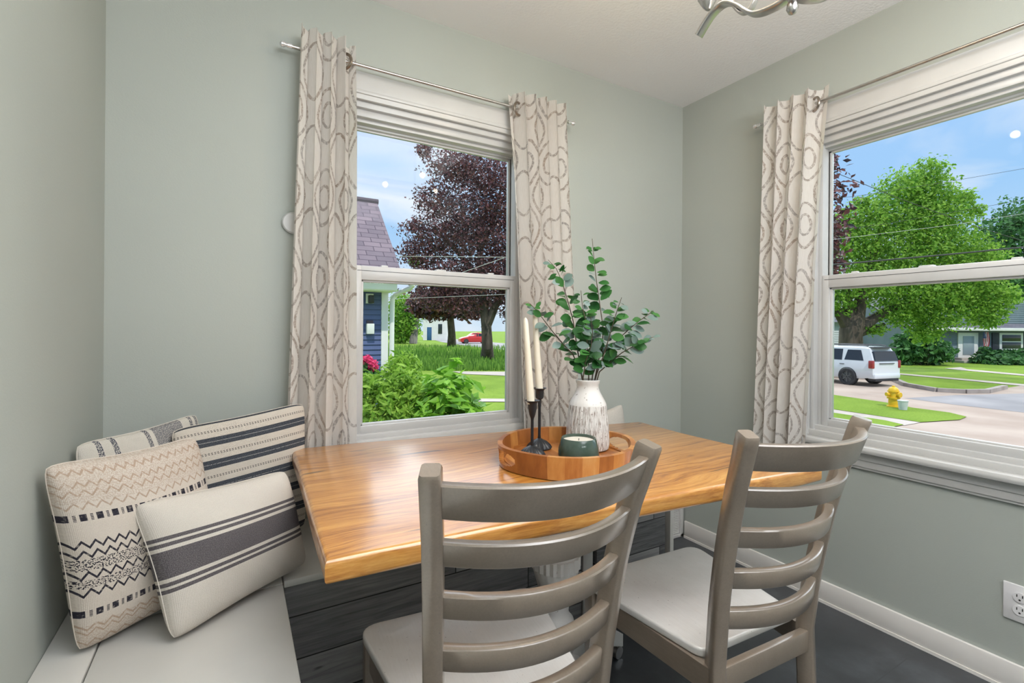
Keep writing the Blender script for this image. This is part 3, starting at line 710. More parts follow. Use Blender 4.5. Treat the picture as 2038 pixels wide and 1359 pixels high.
def wp(u, v, dd=0.0): return at(u, v, VD + dd) - base
stems = [
 ([(1172, 800), (1180, 745), (1196, 700), (1201, 655), (1194, 600), (1187, 555), (1183, 515), (1181, 475)], 0.02, 18),
 ([(1169, 800), (1158, 740), (1148, 690), (1139, 640), (1130, 600), (1118, 560), (1108, 535), (1092, 517)], 0.05, 17),
 ([(1167, 800), (1155, 740), (1140, 705), (1118, 682), (1100, 660), (1082, 635), (1068, 617), (1056, 604)], -0.03, 12),
 ([(1174, 800), (1186, 745), (1200, 710), (1214, 670), (1220, 640), (1228, 612), (1236, 592)], -0.05, 14),
 ([(1175, 800), (1190, 735), (1212, 700), (1234, 672), (1252, 655), (1272, 638), (1290, 625), (1301, 618)], 0.03, 13),
 ([(1176, 800), (1192, 740), (1218, 718), (1240, 702), (1262, 688), (1284, 676), (1306, 668)], -0.04, 11),
 ([(1171, 800), (1172, 735), (1170, 690), (1166, 650), (1160, 610), (1155, 578)], -0.02, 16),
 ([(1170, 800), (1160, 752), (1166, 720), (1176, 690), (1180, 660), (1176, 630)], -0.08, 12)]
for si, (pp, dd, nl) in enumerate(stems):
    pts = [wp(u, v, dd * k / (len(pp) - 1)) for k, (u, v) in enumerate(pp)]
    for q in pts[1:]: q += Vector((rl.uniform(-1, 1), rl.uniform(-1, 1), 0)) * 0.004
    so = obj('stem', MB().tube(pts, [0.0026 - 0.0016 * k / (len(pts) - 1) for k in range(len(pts))], 6), STEM, tp)
    mg, mg2 = MB(), MB(); fine = []
    for k in range(len(pts) - 1):
        for j in range(6): fine.append(pts[k].lerp(pts[k + 1], j / 6))
    n0 = int(len(fine) * 0.25)
    for k in range(nl):
        f = n0 + (len(fine) - 1 - n0) * (k + 0.3) / nl; i = int(f); p = fine[min(i, len(fine) - 1)]; d = (fine[min(i + 2, len(fine) - 1)] - fine[max(i - 2, 0)]).normalized()
        tip = k / nl; size = 0.047 * (1.0 - 0.55 * max(0, tip - 0.45) / 0.55) * rl.uniform(0.85, 1.15)
        for sg in (-1, 1):
            side = (RT * sg + FW * rl.uniform(-1.3, 1.3)).normalized(); dr = (d * rl.uniform(-0.1, 0.9) + side * 1.0 + Vector((0, 0, rl.uniform(-0.55, 0.4)))).normalized()
            nr = (Vector((0, 0, 1)) * rl.uniform(0.1, 1.0) - FW * rl.uniform(0.2, 1.1) + RT * rl.uniform(-0.6, 0.6))
            (mg2 if rl.random() < 0.30 else mg).__class__
            leaf(mg2 if rl.random() < 0.32 else mg, p + dr * 0.006, dr, nr, size, size * rl.uniform(0.58, 0.76))
    lo_ = obj('leaves', mg, EUC1, so, ang=180)
    if mg2.f: obj('pale_leaves', mg2, EUC2, so, ang=180)
# candle pot
t = thing('candle_bowl', 'dark green glazed bowl candle on the wooden tray', 'candle', (0.898, 1.146, SZ))
obj('bowl', MB().lathe([(0.042, 0.0), (0.057, 0.004), (0.062, 0.022), (0.060, 0.042), (0.0525, 0.071), (0.0505, 0.074), (0.048, 0.073), (0.049, 0.06), (0.050, 0.045)], 56, cap=True), BOWL, t)
obj('wax', MB().lathe([(0.001, 0.050), (0.0495, 0.050), (0.0488, 0.064), (0.0475, 0.0655), (0.001, 0.0645)], 40), SOY, t)
obj('wick', MB().tube([(0, 0, 0.064), (0.001, 0, 0.071)], 0.0011, 6), WICK, t)
# iron candle holders with tapers
def holder(loc, hcup, label):
    t = thing('candle_holder', label, 'candle holder', loc, 0, 'black candle holders')
    obj('base', MB().lathe([(0.036, 0.0), (0.041, 0.002), (0.041, 0.005), (0.036, 0.013), (0.024, 0.024), (0.012, 0.030), (0.007, 0.033), (0.004, 0.034)], 80, flute=lambda a, z: (0.05 * math.cos(20 * a) if 0.003 < z < 0.026 else 0)), IRON, t)
    h = hcup
    obj('stem', MB().lathe([(0.0045, 0.030), (0.0058, 0.036), (0.0048, 0.045), (0.0048, h - 0.062), (0.0055, h - 0.055)], 20), IRON, t)
    obj('cup', MB().lathe([(0.0055, h - 0.056), (0.0095, h - 0.045), (0.0145, h - 0.022), (0.0150, h - 0.008), (0.0185, h - 0.003), (0.0235, h), (0.0235, h + 0.001), (0.0130, h - 0.003), (0.0125, h - 0.012)] if h < 0.19 else [(0.0055, h - 0.062), (0.0065, h - 0.038), (0.0130, h - 0.033), (0.0140, h - 0.026), (0.0145, h - 0.008), (0.0180, h - 0.003), (0.0235, h), (0.0235, h + 0.001), (0.0130, h - 0.003), (0.0125, h - 0.012)], 36), IRON, t)
    return t
def taper(a, b, label):
    a, b = Vector(a), Vector(b); t = thing('taper_candle', label, 'candle', a, 0, 'ivory taper candles')
    d = b - a; obj('wax', MB().tube([Vector((0, 0, 0)), d * 0.5, d * 0.93, d * 0.975, d], [0.0125, 0.0105, 0.0084, 0.0062, 0.0022], 20), WAX, t)
    return t
P1 = Vector((0.811, 1.270, SZ)); P2 = Vector((0.884, 1.340, SZ))
h1, h2 = 0.947 - SZ, 0.974 - SZ
holder(P1, h1, 'shorter black iron candle holder, nearer the handle of the tray'); holder(P2, h2, 'taller black iron candle holder with fluted foot, next to the vase')
taper(P1 + Vector((-0.004, 0.002, h1 - 0.010)), P1 + RT * -0.024 + Vector((0, 0, 1.208 - SZ)), 'ivory taper candle leaning in the shorter black holder')
taper(P2 + Vector((0, 0, h2 - 0.010)), P2 + RT * -0.019 + Vector((0, 0, 1.238 - SZ)), 'ivory taper candle standing in the taller black holder')

# ------------------------------------------------------------------ CHANDELIER
CHX, CHY = 1.105, 0.632
t = thing('chandelier', 'brushed nickel chandelier with curved strap arms hanging from the ceiling', 'chandelier', (CHX, CHY, 0))
obj('finial', MB().lathe([(0.001, 1.900), (0.008, 1.904), (0.0125, 1.914), (0.0105, 1.926), (0.006, 1.933), (0.011, 1.936), (0.011, 1.940), (0.006, 1.943)], 28), NICKEL, t)
obj('hub', MB().lathe([(0.006, 1.941), (0.030, 1.946), (0.034, 1.953), (0.030, 1.960), (0.012, 1.97), (0.010, 2.10), (0.022, 2.115), (0.022, 2.14), (0.010, 2.15), (0.008, 2.16)], 28), NICKEL, t)
obj('rod', MB().tube([(0, 0, 2.155), (0, 0, ZC - 0.02)], 0.006, 10), NICKEL, t)
obj('canopy', MB().lathe([(0.010, ZC - 0.045), (0.05, ZC - 0.03), (0.062, ZC - 0.006), (0.062, ZC - 0.001)], 32), NICKEL, t)
def strap(pts, w, th, a):
    e = Vector((math.cos(a), math.sin(a), 0)); q = Vector((-math.sin(a), math.cos(a), 0)); P_ = [e * r + Vector((0, 0, z)) for r, z in pts]; fine = []
    for i in range(len(P_) - 1):                       # Catmull-Rom
        p0, p1, p2, p3 = P_[max(i - 1, 0)], P_[i], P_[i + 1], P_[min(i + 2, len(P_) - 1)]
        for k in range(8):
            s = k / 8; fine.append(0.5 * ((2 * p1) + (p2 - p0) * s + (2 * p0 - 5 * p1 + 4 * p2 - p3) * s * s + (3 * p1 - p0 - 3 * p2 + p3) * s ** 3))
    fine.append(P_[-1]); rr = []
    for i, p in enumerate(fine):
        d = (fine[min(i + 1, len(fine) - 1)] - fine[max(i - 1, 0)]).normalized(); n = d.cross(q); ring_ = []
        for k in range(12):
            b = 2 * PI * k / 12; ring_.append(p + q * (w / 2 * math.copysign(abs(math.cos(b)) ** 0.5, math.cos(b))) + n * (th / 2 * math.copysign(abs(math.sin(b)) ** 0.5, math.sin(b))))
        rr.append(ring_)
    return MB().rings(rr)
adir = (RT * -0.568 + FW * 0.823); a0 = math.atan2(adir.y, adir.x); bulbs = []
for k in range(3):
    a = a0 + k * 2 * PI / 3
    arm = obj('arm', strap([(0.006, 1.944), (0.04, 1.939), (0.09, 1.950), (0.135, 1.996), (0.168, 2.018), (0.205, 2.008), (0.243, 1.972)], 0.028, 0.010, a), NICKEL, t, ang=60)
    obj('scroll', strap([(0.085, 1.985), (0.10, 1.966), (0.125, 1.972), (0.15, 2.02), (0.16, 2.08), (0.12, 2.11), (0.02, 2.13)], 0.018, 0.007, a), NICKEL, arm, ang=60)
    e = Vector((math.cos(a), math.sin(a), 0)) * 0.215
    obj('socket_cup', MB().lathe([(0.006, 2.008), (0.014, 2.018), (0.026, 2.040), (0.030, 2.062), (0.027, 2.064), (0.012, 2.050)], 24, o=(e.x, e.y, 0.02)), NICKEL, arm)
    obj('bulb', MB().sphere((e.x, e.y, 2.125), 0.028, 16, (1, 1, 1.25)), BULB, arm)
    bulbs.append((CHX + e.x, CHY + e.y, 2.20))

# ------------------------------------------------------------------ OUTSIDE MATERIALS
def grassmat(name, c1, c2, sc=2.2):
    m = Mat(name, rough=0.9, spec=0.1); v = m.coord(); n = m.noise(v, sc * 0.25, 3); f = m.noise(v, 18, 4, 0.7)
    m.col(m.ramp(n * 0.45 + f * 0.55, [(0.32, c1), (0.68, c2)])); m.bump(f, 0.6, 0.05); return m.m
GRASS = grassmat('lawn_grass', (0.10, 0.19, 0.018), (0.27, 0.39, 0.055))
CONC = vary('pale_concrete', (0.36, 0.275, 0.22), (0.46, 0.37, 0.305), 0.6, 0.9, 0.2, 0.02, detail=6).m
ASPH = vary('grey_asphalt', (0.24, 0.23, 0.235), (0.36, 0.34, 0.34), 0.5, 0.9, 0.2, 0.02, detail=6).m
PATH = vary('sidewalk_concrete', (0.40, 0.345, 0.30), (0.50, 0.44, 0.39), 1.2, 0.9).m
KERB = vary('kerb_concrete', (0.30, 0.26, 0.23), (0.42, 0.37, 0.34), 2, 0.9).m
LGREEN = leafmat('tree_leaf_green', (0.09, 0.25, 0.022), (0.36, 0.58, 0.085), tr=0.45, rgh=0.55)
DGREEN = leafmat('tree_leaf_dark', (0.025, 0.10, 0.03), (0.10, 0.26, 0.07), tr=0.3, rgh=0.55)
PURPLE = leafmat('tree_leaf_purple', (0.022, 0.014, 0.024), (0.24, 0.09, 0.095), tr=0.35, rgh=0.35, spec=0.6)
BUSHL = leafmat('bush_leaf', (0.12, 0.27, 0.02), (0.36, 0.56, 0.08), tr=0.4, rgh=0.6)
HYDL = leafmat('broad_bush_leaf', (0.10, 0.28, 0.02), (0.34, 0.62, 0.07), tr=0.4, rgh=0.45)
WEED = leafmat('tall_grass_blade', (0.06, 0.17, 0.02), (0.22, 0.40, 0.06), tr=0.35, rgh=0.7)
PINK = leafmat('pink_petal', (0.62, 0.03, 0.13), (0.85, 0.11, 0.26), tr=0.3, rgh=0.6)
BARK = vary('tree_bark', (0.05, 0.038, 0.03), (0.13, 0.10, 0.08), 3, 0.95, 0.6, 0.03, detail=6, sc=(1, 1, 0.3)).m
BARKG = vary('grey_bark', (0.13, 0.12, 0.11), (0.24, 0.22, 0.2), 3, 0.95, 0.6, 0.03, detail=6, sc=(1, 1, 0.3)).m
SIDING = vary('blue_siding', (0.075, 0.105, 0.24), (0.095, 0.128, 0.28), 1.5, 0.6).m
SIDING2 = vary('grey_blue_siding', (0.145, 0.195, 0.23), (0.18, 0.23, 0.265), 1.5, 0.6).m
PALE = vary('pale_siding', (0.62, 0.66, 0.70), (0.70, 0.74, 0.78), 1.5, 0.6).m
XWHITE = vary('exterior_white_trim', (0.76, 0.75, 0.74), (0.82, 0.81, 0.80), 2, 0.5).m
def shingle(name, c1, c2, c3):
    m = Mat(name, rough=0.95, spec=0.1); n = m.nt.nodes.new('ShaderNodeTexBrick'); v = m.coord('UV'); m.nt.links.new(v, n.inputs['Vector'])
    n.inputs['Scale'].default_value = 1.0; n.inputs['Brick Width'].default_value = 0.30; n.inputs['Row Height'].default_value = 0.14; n.inputs['Mortar Size'].default_value = 0.008
    n.inputs['Color1'].default_value = (*c1, 1); n.inputs['Color2'].default_value = (*c2, 1); n.inputs['Mortar'].default_value = (*c3, 1); n.inputs['Bias'].default_value = 0.0
    u, w, _ = m.xyz(v); t = m.noise(v, 3.0, 3)
    m.col(m.mix(t * 0.4, n.outputs[0], c3)); return m.m
SHING = shingle('purple_grey_shingles', (0.30, 0.235, 0.26), (0.20, 0.165, 0.19), (0.10, 0.08, 0.10))
SHING2 = shingle('grey_shingles', (0.23, 0.23, 0.26), (0.17, 0.17, 0.20), (0.09, 0.09, 0.11))
CARW = Mat('white_car_paint', (0.72, 0.74, 0.78), 0.25); CARW.b.inputs['Coat Weight'].default_value = 0.6; CARW = CARW.m
CARR = Mat('red_car_paint', (0.55, 0.022, 0.02), 0.25); CARR.b.inputs['Coat Weight'].default_value = 0.6; CARR = CARR.m
CARD = Mat('dark_car_paint', (0.04, 0.042, 0.05), 0.3).m
CGLASS = Mat('car_glass', (0.022, 0.026, 0.034), 0.08).m
RUBBER = vary('tyre_rubber', (0.025, 0.025, 0.028), (0.045, 0.045, 0.048), 6, 0.8).m
ALLOY = vary('wheel_alloy', (0.07, 0.07, 0.075), (0.12, 0.12, 0.125), 9, 0.4, metal=0.3).m
TAIL = Mat('tail_lamp', (0.32, 0.03, 0.03), 0.2).m
YELLOW = vary('yellow_hydrant_paint', (0.72, 0.42, 0.012), (0.80, 0.50, 0.02), 8, 0.45).m
SHUT = vary('navy_shutter', (0.025, 0.03, 0.045), (0.04, 0.045, 0.06), 8, 0.6).m
DARKG = Mat('dark_window_glass', (0.03, 0.038, 0.042), 0.08).m
WIRE = vary('black_cable', (0.02, 0.02, 0.022), (0.04, 0.04, 0.042), 5, 0.6).m
WIREW = vary('pale_cable', (0.50, 0.50, 0.50), (0.60, 0.60, 0.60), 5, 0.6).m
BLUED = vary('blue_door_paint', (0.03, 0.10, 0.24), (0.04, 0.12, 0.28), 5, 0.5).m
BUCK = vary('grey_white_plastic', (0.56, 0.58, 0.60), (0.64, 0.66, 0.68), 6, 0.5).m
def flagmat():
    m = Mat('striped_flag_cloth', rough=0.8); u, v, _ = m.xyz(m.coord('UV')); red = (u * 6.5).frac().lt(0.5); c = m.mix(red, (0.75, 0.74, 0.74), (0.50, 0.03, 0.05))
    canton = v.gt(0.60) * u.lt(0.55); st = ((u * 11.0).frac() - 0.5).abs() + ((v * 14.0).frac() - 0.5).abs(); cc = m.mix(st.lt(0.24), (0.03, 0.05, 0.18), (0.75, 0.75, 0.78)); m.col(m.mix(canton, c, cc)); return m.m
FLAG = flagmat()

# ------------------------------------------------------------------ GROUND
def flat(name, px, z, m, kind='structure'):
    mb = MB(); pts = [onz(u, v, GZ) for u, v in px]; mb.add([(p.x, p.y, z) for p in pts], [tuple(range(len(pts)))])
    o = obj(name, mb, m, smooth=False)
    if o.data.polygons[0].normal.z < 0: o.data.flip_normals()
    o['kind'] = kind; return o
gp = MB(); gp.quad((-60, YB + T + 0.02, GZ), (160, YB + T + 0.02, GZ), (160, 260, GZ), (-60, 260, GZ)); gp.quad((XR + T + 0.02, -90, GZ), (160, -90, GZ), (160, YB + T + 0.02, GZ), (XR + T + 0.02, YB + T + 0.02, GZ))
struct('lawn', gp, GRASS, smooth=False)
flat('street', [(1540, 750), (1650, 752), (1780, 758), (1800, 768), (1865, 779), (1965, 781), (2003, 772), (2060, 764), (2500, 790), (2700, 1100), (1820, 1100), (1690, 870), (1700, 846), (1540, 776)], GZ + 0.01, CONC)
flat('street_patch', [(1800, 793), (1900, 787), (2060, 783), (2300, 800), (2300, 850), (2040, 822), (1900, 806)], GZ + 0.014, ASPH)
flat('lawn_verge', [(1540, 776), (1652, 786), (1765, 802.6), (1815, 812.6), (1890, 822.6), (1924, 831), (1910, 837), (1832, 842), (1652, 815), (1540, 798)], GZ + 0.03, GRASS)
flat('lawn_corner', [(1540, 805), (1652, 822), (1760, 838), (1798, 847), (1770, 853), (1700, 850), (1652, 842), (1560, 840)], GZ + 0.03, GRASS)
flat('sidewalk', [(1540, 798), (1652, 815), (1832, 842), (1800, 848), (1652, 822.5), (1540, 805.5)], GZ + 0.022, PATH)
flat('sidewalk_far', [(1787, 745.4), (1915, 757), (2070, 772), (2070, 768), (1915, 754), (1787, 743)], GZ + 0.02, PATH)
flat('front_path', [(1880, 733.5), (1912, 737), (2080, 752), (2080, 749), (1925, 735), (1912, 731)], GZ + 0.02, PATH)
kb = MB(); kp = [onz(u, v, GZ) for u, v in [(1560, 750), (1650, 752), (1780, 758.5), (1803, 769), (1830, 774), (1865, 780), (1920, 783), (1965, 782.5), (2000, 774)]]
for a, b in zip(kp, kp[1:]):
    n = Vector((a.y - b.y, b.x - a.x, 0)).normalized() * 0.09
    kb.rings([[p - n, p + n, p + n + Vector((0, 0, 0.16)), p - n + Vector((0, 0, 0.16))] for p in (a, b)])
struct('kerb', kb, KERB, smooth=False)
flat('road', [(838, 667), (880, 672.5), (940, 678), (1012, 684), (1110, 690), (1110, 706), (1012, 698), (940, 690), (880, 681), (840, 671)], GZ + 0.02, ASPH)
flat('sidewalk_back', [(900, 739.5), (1110, 741), (1110, 750), (1012, 748.5), (925, 745)], GZ + 0.02, PATH)
flat('stepping_path', [(930, 794), (1110, 795), (1110, 801), (930, 800)], GZ + 0.02, PATH)

# ------------------------------------------------------------------ PLANTS OUTSIDE
def blob_leaves(blobs, n, size, seed, up=0.3, shell=0.55, long=1.35):
    r = random.Random(seed); m = MB(); vs = []; fs = []
    tot = sum(b[3] * b[4] * b[5] for b in blobs) if False else sum((b[3] * b[4] + b[4] * b[5] + b[3] * b[5]) for b in blobs)
    for (x, y, z, a, b, c) in blobs:
        k = max(6, int(n * (a * b + b * c + a * c) / tot))
        for _ in range(k):
            d = Vector((r.gauss(0, 1), r.gauss(0, 1), r.gauss(0, 1))).normalized(); rad_ = shell + (1 - shell) * r.random() ** 0.6; rad_ *= 1 + 0.22 * math.sin(d.x * 7 + x) * math.sin(d.z * 8 + y) + 0.12 * math.sin(d.y * 13 + z) 
            p = Vector((x + d.x * a * rad_, y + d.y * b * rad_, z + d.z * c * rad_))
            nr = (d * 0.7 + Vector((r.uniform(-1, 1), r.uniform(-1, 1), r.uniform(-1, 1) + up))).normalized(); t1 = nr.orthogonal().normalized(); t1 = Matrix.Rotation(r.uniform(0, 6.28), 3, nr) @ t1; t2 = nr.cross(t1)
            s = size * r.uniform(0.6, 1.3); i = len(vs)
            vs += [p - t1 * s * 0.5 * long, p + t2 * s * 0.36 + nr * s * 0.1, p + t1 * s * 0.5 * long, p - t2 * s * 0.36 + nr * s * 0.1]; fs.append((i, i + 1, i + 2, i + 3))
    return m.add(vs, fs)
def tree(name, label, base, trunk, tr, limbs, blobs, n, size, lm, bm_, seed, group=None, cat='tree', **k):
    base = Vector(base); t = thing(name, label, cat, base, 0, group)
    m = MB().tube([Vector(p) for p in trunk], tr, 10)
    for pts, r in limbs: m.tube([Vector(p) for p in pts], r, 7)
    obj('trunk', m, bm_, t); obj('crown', blob_leaves(blobs, n, size, seed, **k), lm, t, smooth=False)
    return t
def rel(u, v, d, b): p = at(u, v, d) - Vector(b); return (p.x, p.y, p.z)
def bl(u, v, d, ru, rv, b, depth=None):                       # blob from picture size at a distance -> metres
    p = rel(u, v, d, b); k = d / F_PX; q = (ru + rv) / 2 * k if depth is None else depth
    return (*p, ru * k, q, rv * k) if False else (*p, ru * k, max(q, ru * k * 0.7), rv * k)
# purple maple through the back window
B = onz(970, 716, GZ); D = 34.5
tree('purple_maple', 'large dark purple-leaved maple filling the back window, on a thick trunk', B,
     [(0, 0, -0.1), rel(970, 690, D, B), rel(968, 650, D, B), rel(962, 600, D, B), rel(958, 540, D, B), rel(950, 430, D, B)], [0.55, 0.42, 0.38, 0.33, 0.28, 0.1],
     [([rel(966, 655, D, B), rel(985, 610, D, B), rel(1010, 560, D, B), rel(1050, 480, D, B)], [0.36, 0.3, 0.22, 0.08]), ([rel(958, 560, D, B), rel(910, 500, D, B), rel(860, 450, D, B)], [0.26, 0.18, 0.06]), ([rel(955, 500, D, B), rel(985, 430, D, B), rel(1000, 360, D, B)], [0.2, 0.14, 0.06])],
     [bl(900, 330, D, 62, 42, B), bl(960, 345, D, 75, 48, B), bl(870, 400, D, 50, 40, B), bl(940, 420, D, 80, 55, B), bl(1020, 400, D, 70, 80, B), bl(880, 470, D, 82, 42, B), bl(960, 480, D, 85, 60, B), bl(840, 505, D, 58, 30, B), bl(900, 545, D, 90, 36, B), bl(980, 560, D, 80, 50, B), bl(870, 585, D, 62, 32, B), bl(1040, 530, D, 80, 90, B), bl(930, 600, D, 70, 28, B), bl(1030, 615, D, 45, 32, B), bl(845, 300, D, 20, 18, B), bl(830, 450, D, 30, 14, B)],
     40000, 0.175, PURPLE, BARK, 21, shell=0.25)
B2 = onz(899, 690, GZ); D2 = 58
tree('street_tree', 'dark-leaved street tree with straight trunk left of the purple maple', B2, [(0, 0, -0.1), rel(899, 665, D2, B2), rel(897, 640, D2, B2), rel(895, 600, D2, B2)], [0.6, 0.46, 0.42, 0.3], [([rel(897, 630, D2, B2), rel(875, 600, D2, B2)], [0.3, 0.1]), ([rel(897, 625, D2, B2), rel(920, 595, D2, B2)], [0.3, 0.1])],
     [bl(895, 600, D2, 70, 34, B2), bl(850, 610, D2, 40, 26, B2), bl(935, 615, D2, 34, 24, B2)], 6000, 0.45, PURPLE, BARK, 22, shell=0.3)
B3 = onz(822, 684, GZ); D3 = 70
tree('green_tree', 'tall grey-barked tree with green leaves beside the blue house corner', B3, [(0, 0, -0.1), rel(826, 640, D3, B3), rel(832, 600, D3, B3), rel(838, 560, D3, B3)], [0.6, 0.5, 0.5, 0.45], [], [bl(800, 620, D3, 30, 42, B3), bl(812, 650, D3, 26, 26, B3), bl(795, 665, D3, 22, 24, B3), bl(930, 572, D3, 40, 12, B3), bl(826, 520, D3, 12, 10, B3)], 5000, 0.4, LGREEN, BARKG, 23, shell=0.3)
# big green tree and friends through the right window
B = onz(1693, 737, GZ); D = 27.0
tree('shade_tree', 'large bright green leafy tree standing behind the white car', B,
     [(0, 0, -0.1), rel(1693, 700, D, B), rel(1693, 655, D, B), rel(1700, 640, D, B), rel(1712, 600, D, B), rel(1730, 520, D, B), rel(1780, 420, D, B)], [0.75, 0.62, 0.55, 0.5, 0.3, 0.2, 0.06],
     [([rel(1693, 660, D, B), rel(1672, 625, D, B), rel(1640, 590, D, B)], [0.4, 0.3, 0.15]), ([rel(1695, 655, D, B), rel(1690, 620, D, B), rel(1680, 560, D, B)], [0.4, 0.3, 0.12]), ([rel(1702, 660, D, B), rel(1730, 640, D, B), rel(1770, 615, D, B), rel(1820, 600, D, B)], [0.35, 0.3, 0.2, 0.08]), ([rel(1700, 668, D, B), rel(1735, 655, D, B), rel(1760, 645, D, B)], [0.22, 0.17, 0.08])],
     [bl(1850, 345, D, 34, 34, B), bl(1800, 380, D, 62, 40, B), bl(1860, 395, D, 62, 40, B), bl(1740, 430, D, 75, 42, B), bl(1850, 440, D, 95, 42, B), bl(1690, 480, D, 70, 55, B), bl(1790, 500, D, 100, 60, B), bl(1890, 500, D, 80, 55, B), bl(1720, 560, D, 95, 50, B), bl(1830, 570, D, 110, 52, B), bl(1930, 570, D, 70, 52, B), bl(1790, 620, D, 55, 32, B), bl(1870, 620, D, 62, 45, B), bl(1960, 615, D, 50, 30, B), bl(1665, 600, D, 40, 36, B), bl(1740, 655, D, 30, 14, B), bl(1840, 660, D, 34, 26, B), bl(1920, 395, D, 26, 18, B), bl(1715, 405, D, 22, 16, B), bl(1940, 420, D, 26, 14, B), bl(1990, 590, D, 48, 26, B), bl(1965, 640, D, 34, 14, B), bl(1955, 520, D, 55, 34, B), bl(1665, 440, D, 26, 26, B)],
     48000, 0.155, LGREEN, BARK, 31, shell=0.2)
B = onz(2050, 705, GZ); D = 50
tree('dark_tree', 'dark green tree rising behind the grey house at the far right', B, [(0, 0, 0), rel(2050, 560, D, B)], [0.7, 0.4], [], [bl(2020, 480, D, 75, 65, B), bl(2080, 450, D, 80, 70, B), bl(1985, 540, D, 55, 50, B), bl(2060, 560, D, 90, 60, B)], 14000, 0.34, DGREEN, BARK, 33, shell=0.4)
B = onz(1600, 775, GZ); D = 19
tree('purple_tree', 'purple-leaved branches showing at the edge of the street window by the curtain', B, [(0, 0, 0), rel(1602, 600, D, B), rel(1606, 400, D, B)], [0.3, 0.22, 0.1], [([rel(1604, 520, D, B), rel(1640, 480, D, B)], [0.12, 0.04]), ([rel(1605, 420, D, B), rel(1645, 345, D, B)], [0.1, 0.03])], [bl(1635, 330, D, 30, 30, B), bl(1630, 385, D, 36, 24, B), bl(1640, 470, D, 34, 34, B), bl(1640, 525, D, 40, 34, B), bl(1590, 430, D, 50, 130, B)], 3800, 0.20, PURPLE, BARK, 34, shell=0.3)
def bush(name, label, u, v, d, ru, rv, n, size, m, seed, extra=(), group=None, **k):
    p = at(u, v, d); b = Vector((p.x, p.y, GZ)); t = thing(name, label, 'bush', b, 0, group)
    bls = [bl(u, v, d, ru, rv, b)] + [bl(*e, b) for e in extra]
    obj('foliage', blob_leaves(bls, n, size, seed, **k), m, t, smooth=False)
    st = MB()
    for q in bls: st.tube([(q[0] * 0.3, q[1] * 0.3, -0.05), (q[0], q[1], max(0.05, q[2]))], [0.03, 0.012], 6)
    obj('stems', st, STEM, t); return t
bush('juniper_bush', 'bright green feathery bush low in the back window below the blue wall', 770, 850, 4.6, 88, 118, 9000, 0.045, BUSHL, 41, [(720, 850, 4.4, 60, 90), (805, 870, 4.5, 60, 100)], shell=0.72, long=2.0)
bush('broadleaf_bush', 'broad-leaved bright green bush right of the feathery one', 888, 850, 4.3, 62, 112, 1300, 0.115, HYDL, 42, [(920, 860, 4.4, 36, 84), (858, 870, 4.3, 40, 80)], shell=0.75, up=1.0, long=1.5)
bush('garden_bush', 'small light green bush behind, against the white house corner', 806, 738, 8.2, 32, 34, 2200, 0.06, BUSHL, 43, [(800, 775, 8.2, 34, 40)], shell=0.6, long=1.8)
bush('foundation_bush', 'rounded green bushes below the grey house window, beside its door', 2000, 718, 35.5, 62, 20, 3000, 0.28, DGREEN, 44, [(1960, 722, 35.5, 30, 14), (2036, 712, 35.5, 30, 16), (1962, 706, 35.5, 12, 16)], shell=0.5)
bush('hedge_bush', 'dark green bush under the shade tree beyond the white car', 1850, 700, 34, 46, 24, 2600, 0.30, DGREEN, 45, [(1800, 705, 34, 34, 20), (1820, 680, 34, 34, 26)], shell=0.5)
# pink flowers
p = at(722, 735, 5.8); b = Vector((p.x, p.y, GZ)); t = thing('flowering_plant', 'potted plant with bright pink blossoms beside the curtain edge outside', 'plant', b)
obj('foliage', blob_leaves([bl(722, 742, 5.8, 26, 20, b)], 500, 0.06, 51, shell=0.3), DGREEN, t, smooth=False)
obj('blossoms', blob_leaves([bl(u, v, 5.8, 11, 9, b) for u, v in ((728, 716), (712, 722), (738, 722), (722, 728), (705, 712), (742, 730))], 900, 0.035, 52, shell=0.4), PINK, t, smooth=False)
q = rel(722, 760, 5.8, b); obj('pot', MB().lathe([(0.07, q[2] - 0.16), (0.10, q[2]), (0.105, q[2]), (0.105, q[2] + 0.02), (0.08, q[2] + 0.02)], 20, o=(q[0], q[1], 0)), SHUT, t)
obj('pot_stand', MB().tube([(q[0], q[1], 0), (q[0], q[1], q[2] - 0.15)], 0.02, 8), IRON, t)
# tall weeds between lawn and road
r = random.Random(61); m = MB(); vs = []; fs = []
for _ in range(9000):
    u = r.uniform(770, 1150); v = 690 + 48 * r.random() ** 0.8
    p = onz(u, v, GZ); h = r.uniform(0.15, 0.5) * (0.8 if v > 715 else 1.1); a = r.uniform(0, 6.28); e = Vector((math.cos(a), math.sin(a), 0)); w = 0.05; l = Vector((r.uniform(-.2, .2), r.uniform(-.2, .2), 0)); i = len(vs)
    vs += [p - e * w, p + e * w, p + e * w * 0.3 + l * h + Vector((0, 0, h)), p - e * w * 0.3 + l * h + Vector((0, 0, h))]; fs.append((i, i + 1, i + 2, i + 3))
m.add(vs, fs); solo('tall_grass', m, WEED, 'strip of tall wild grass in front of the road', 'grass', kind='stuff', smooth=False)

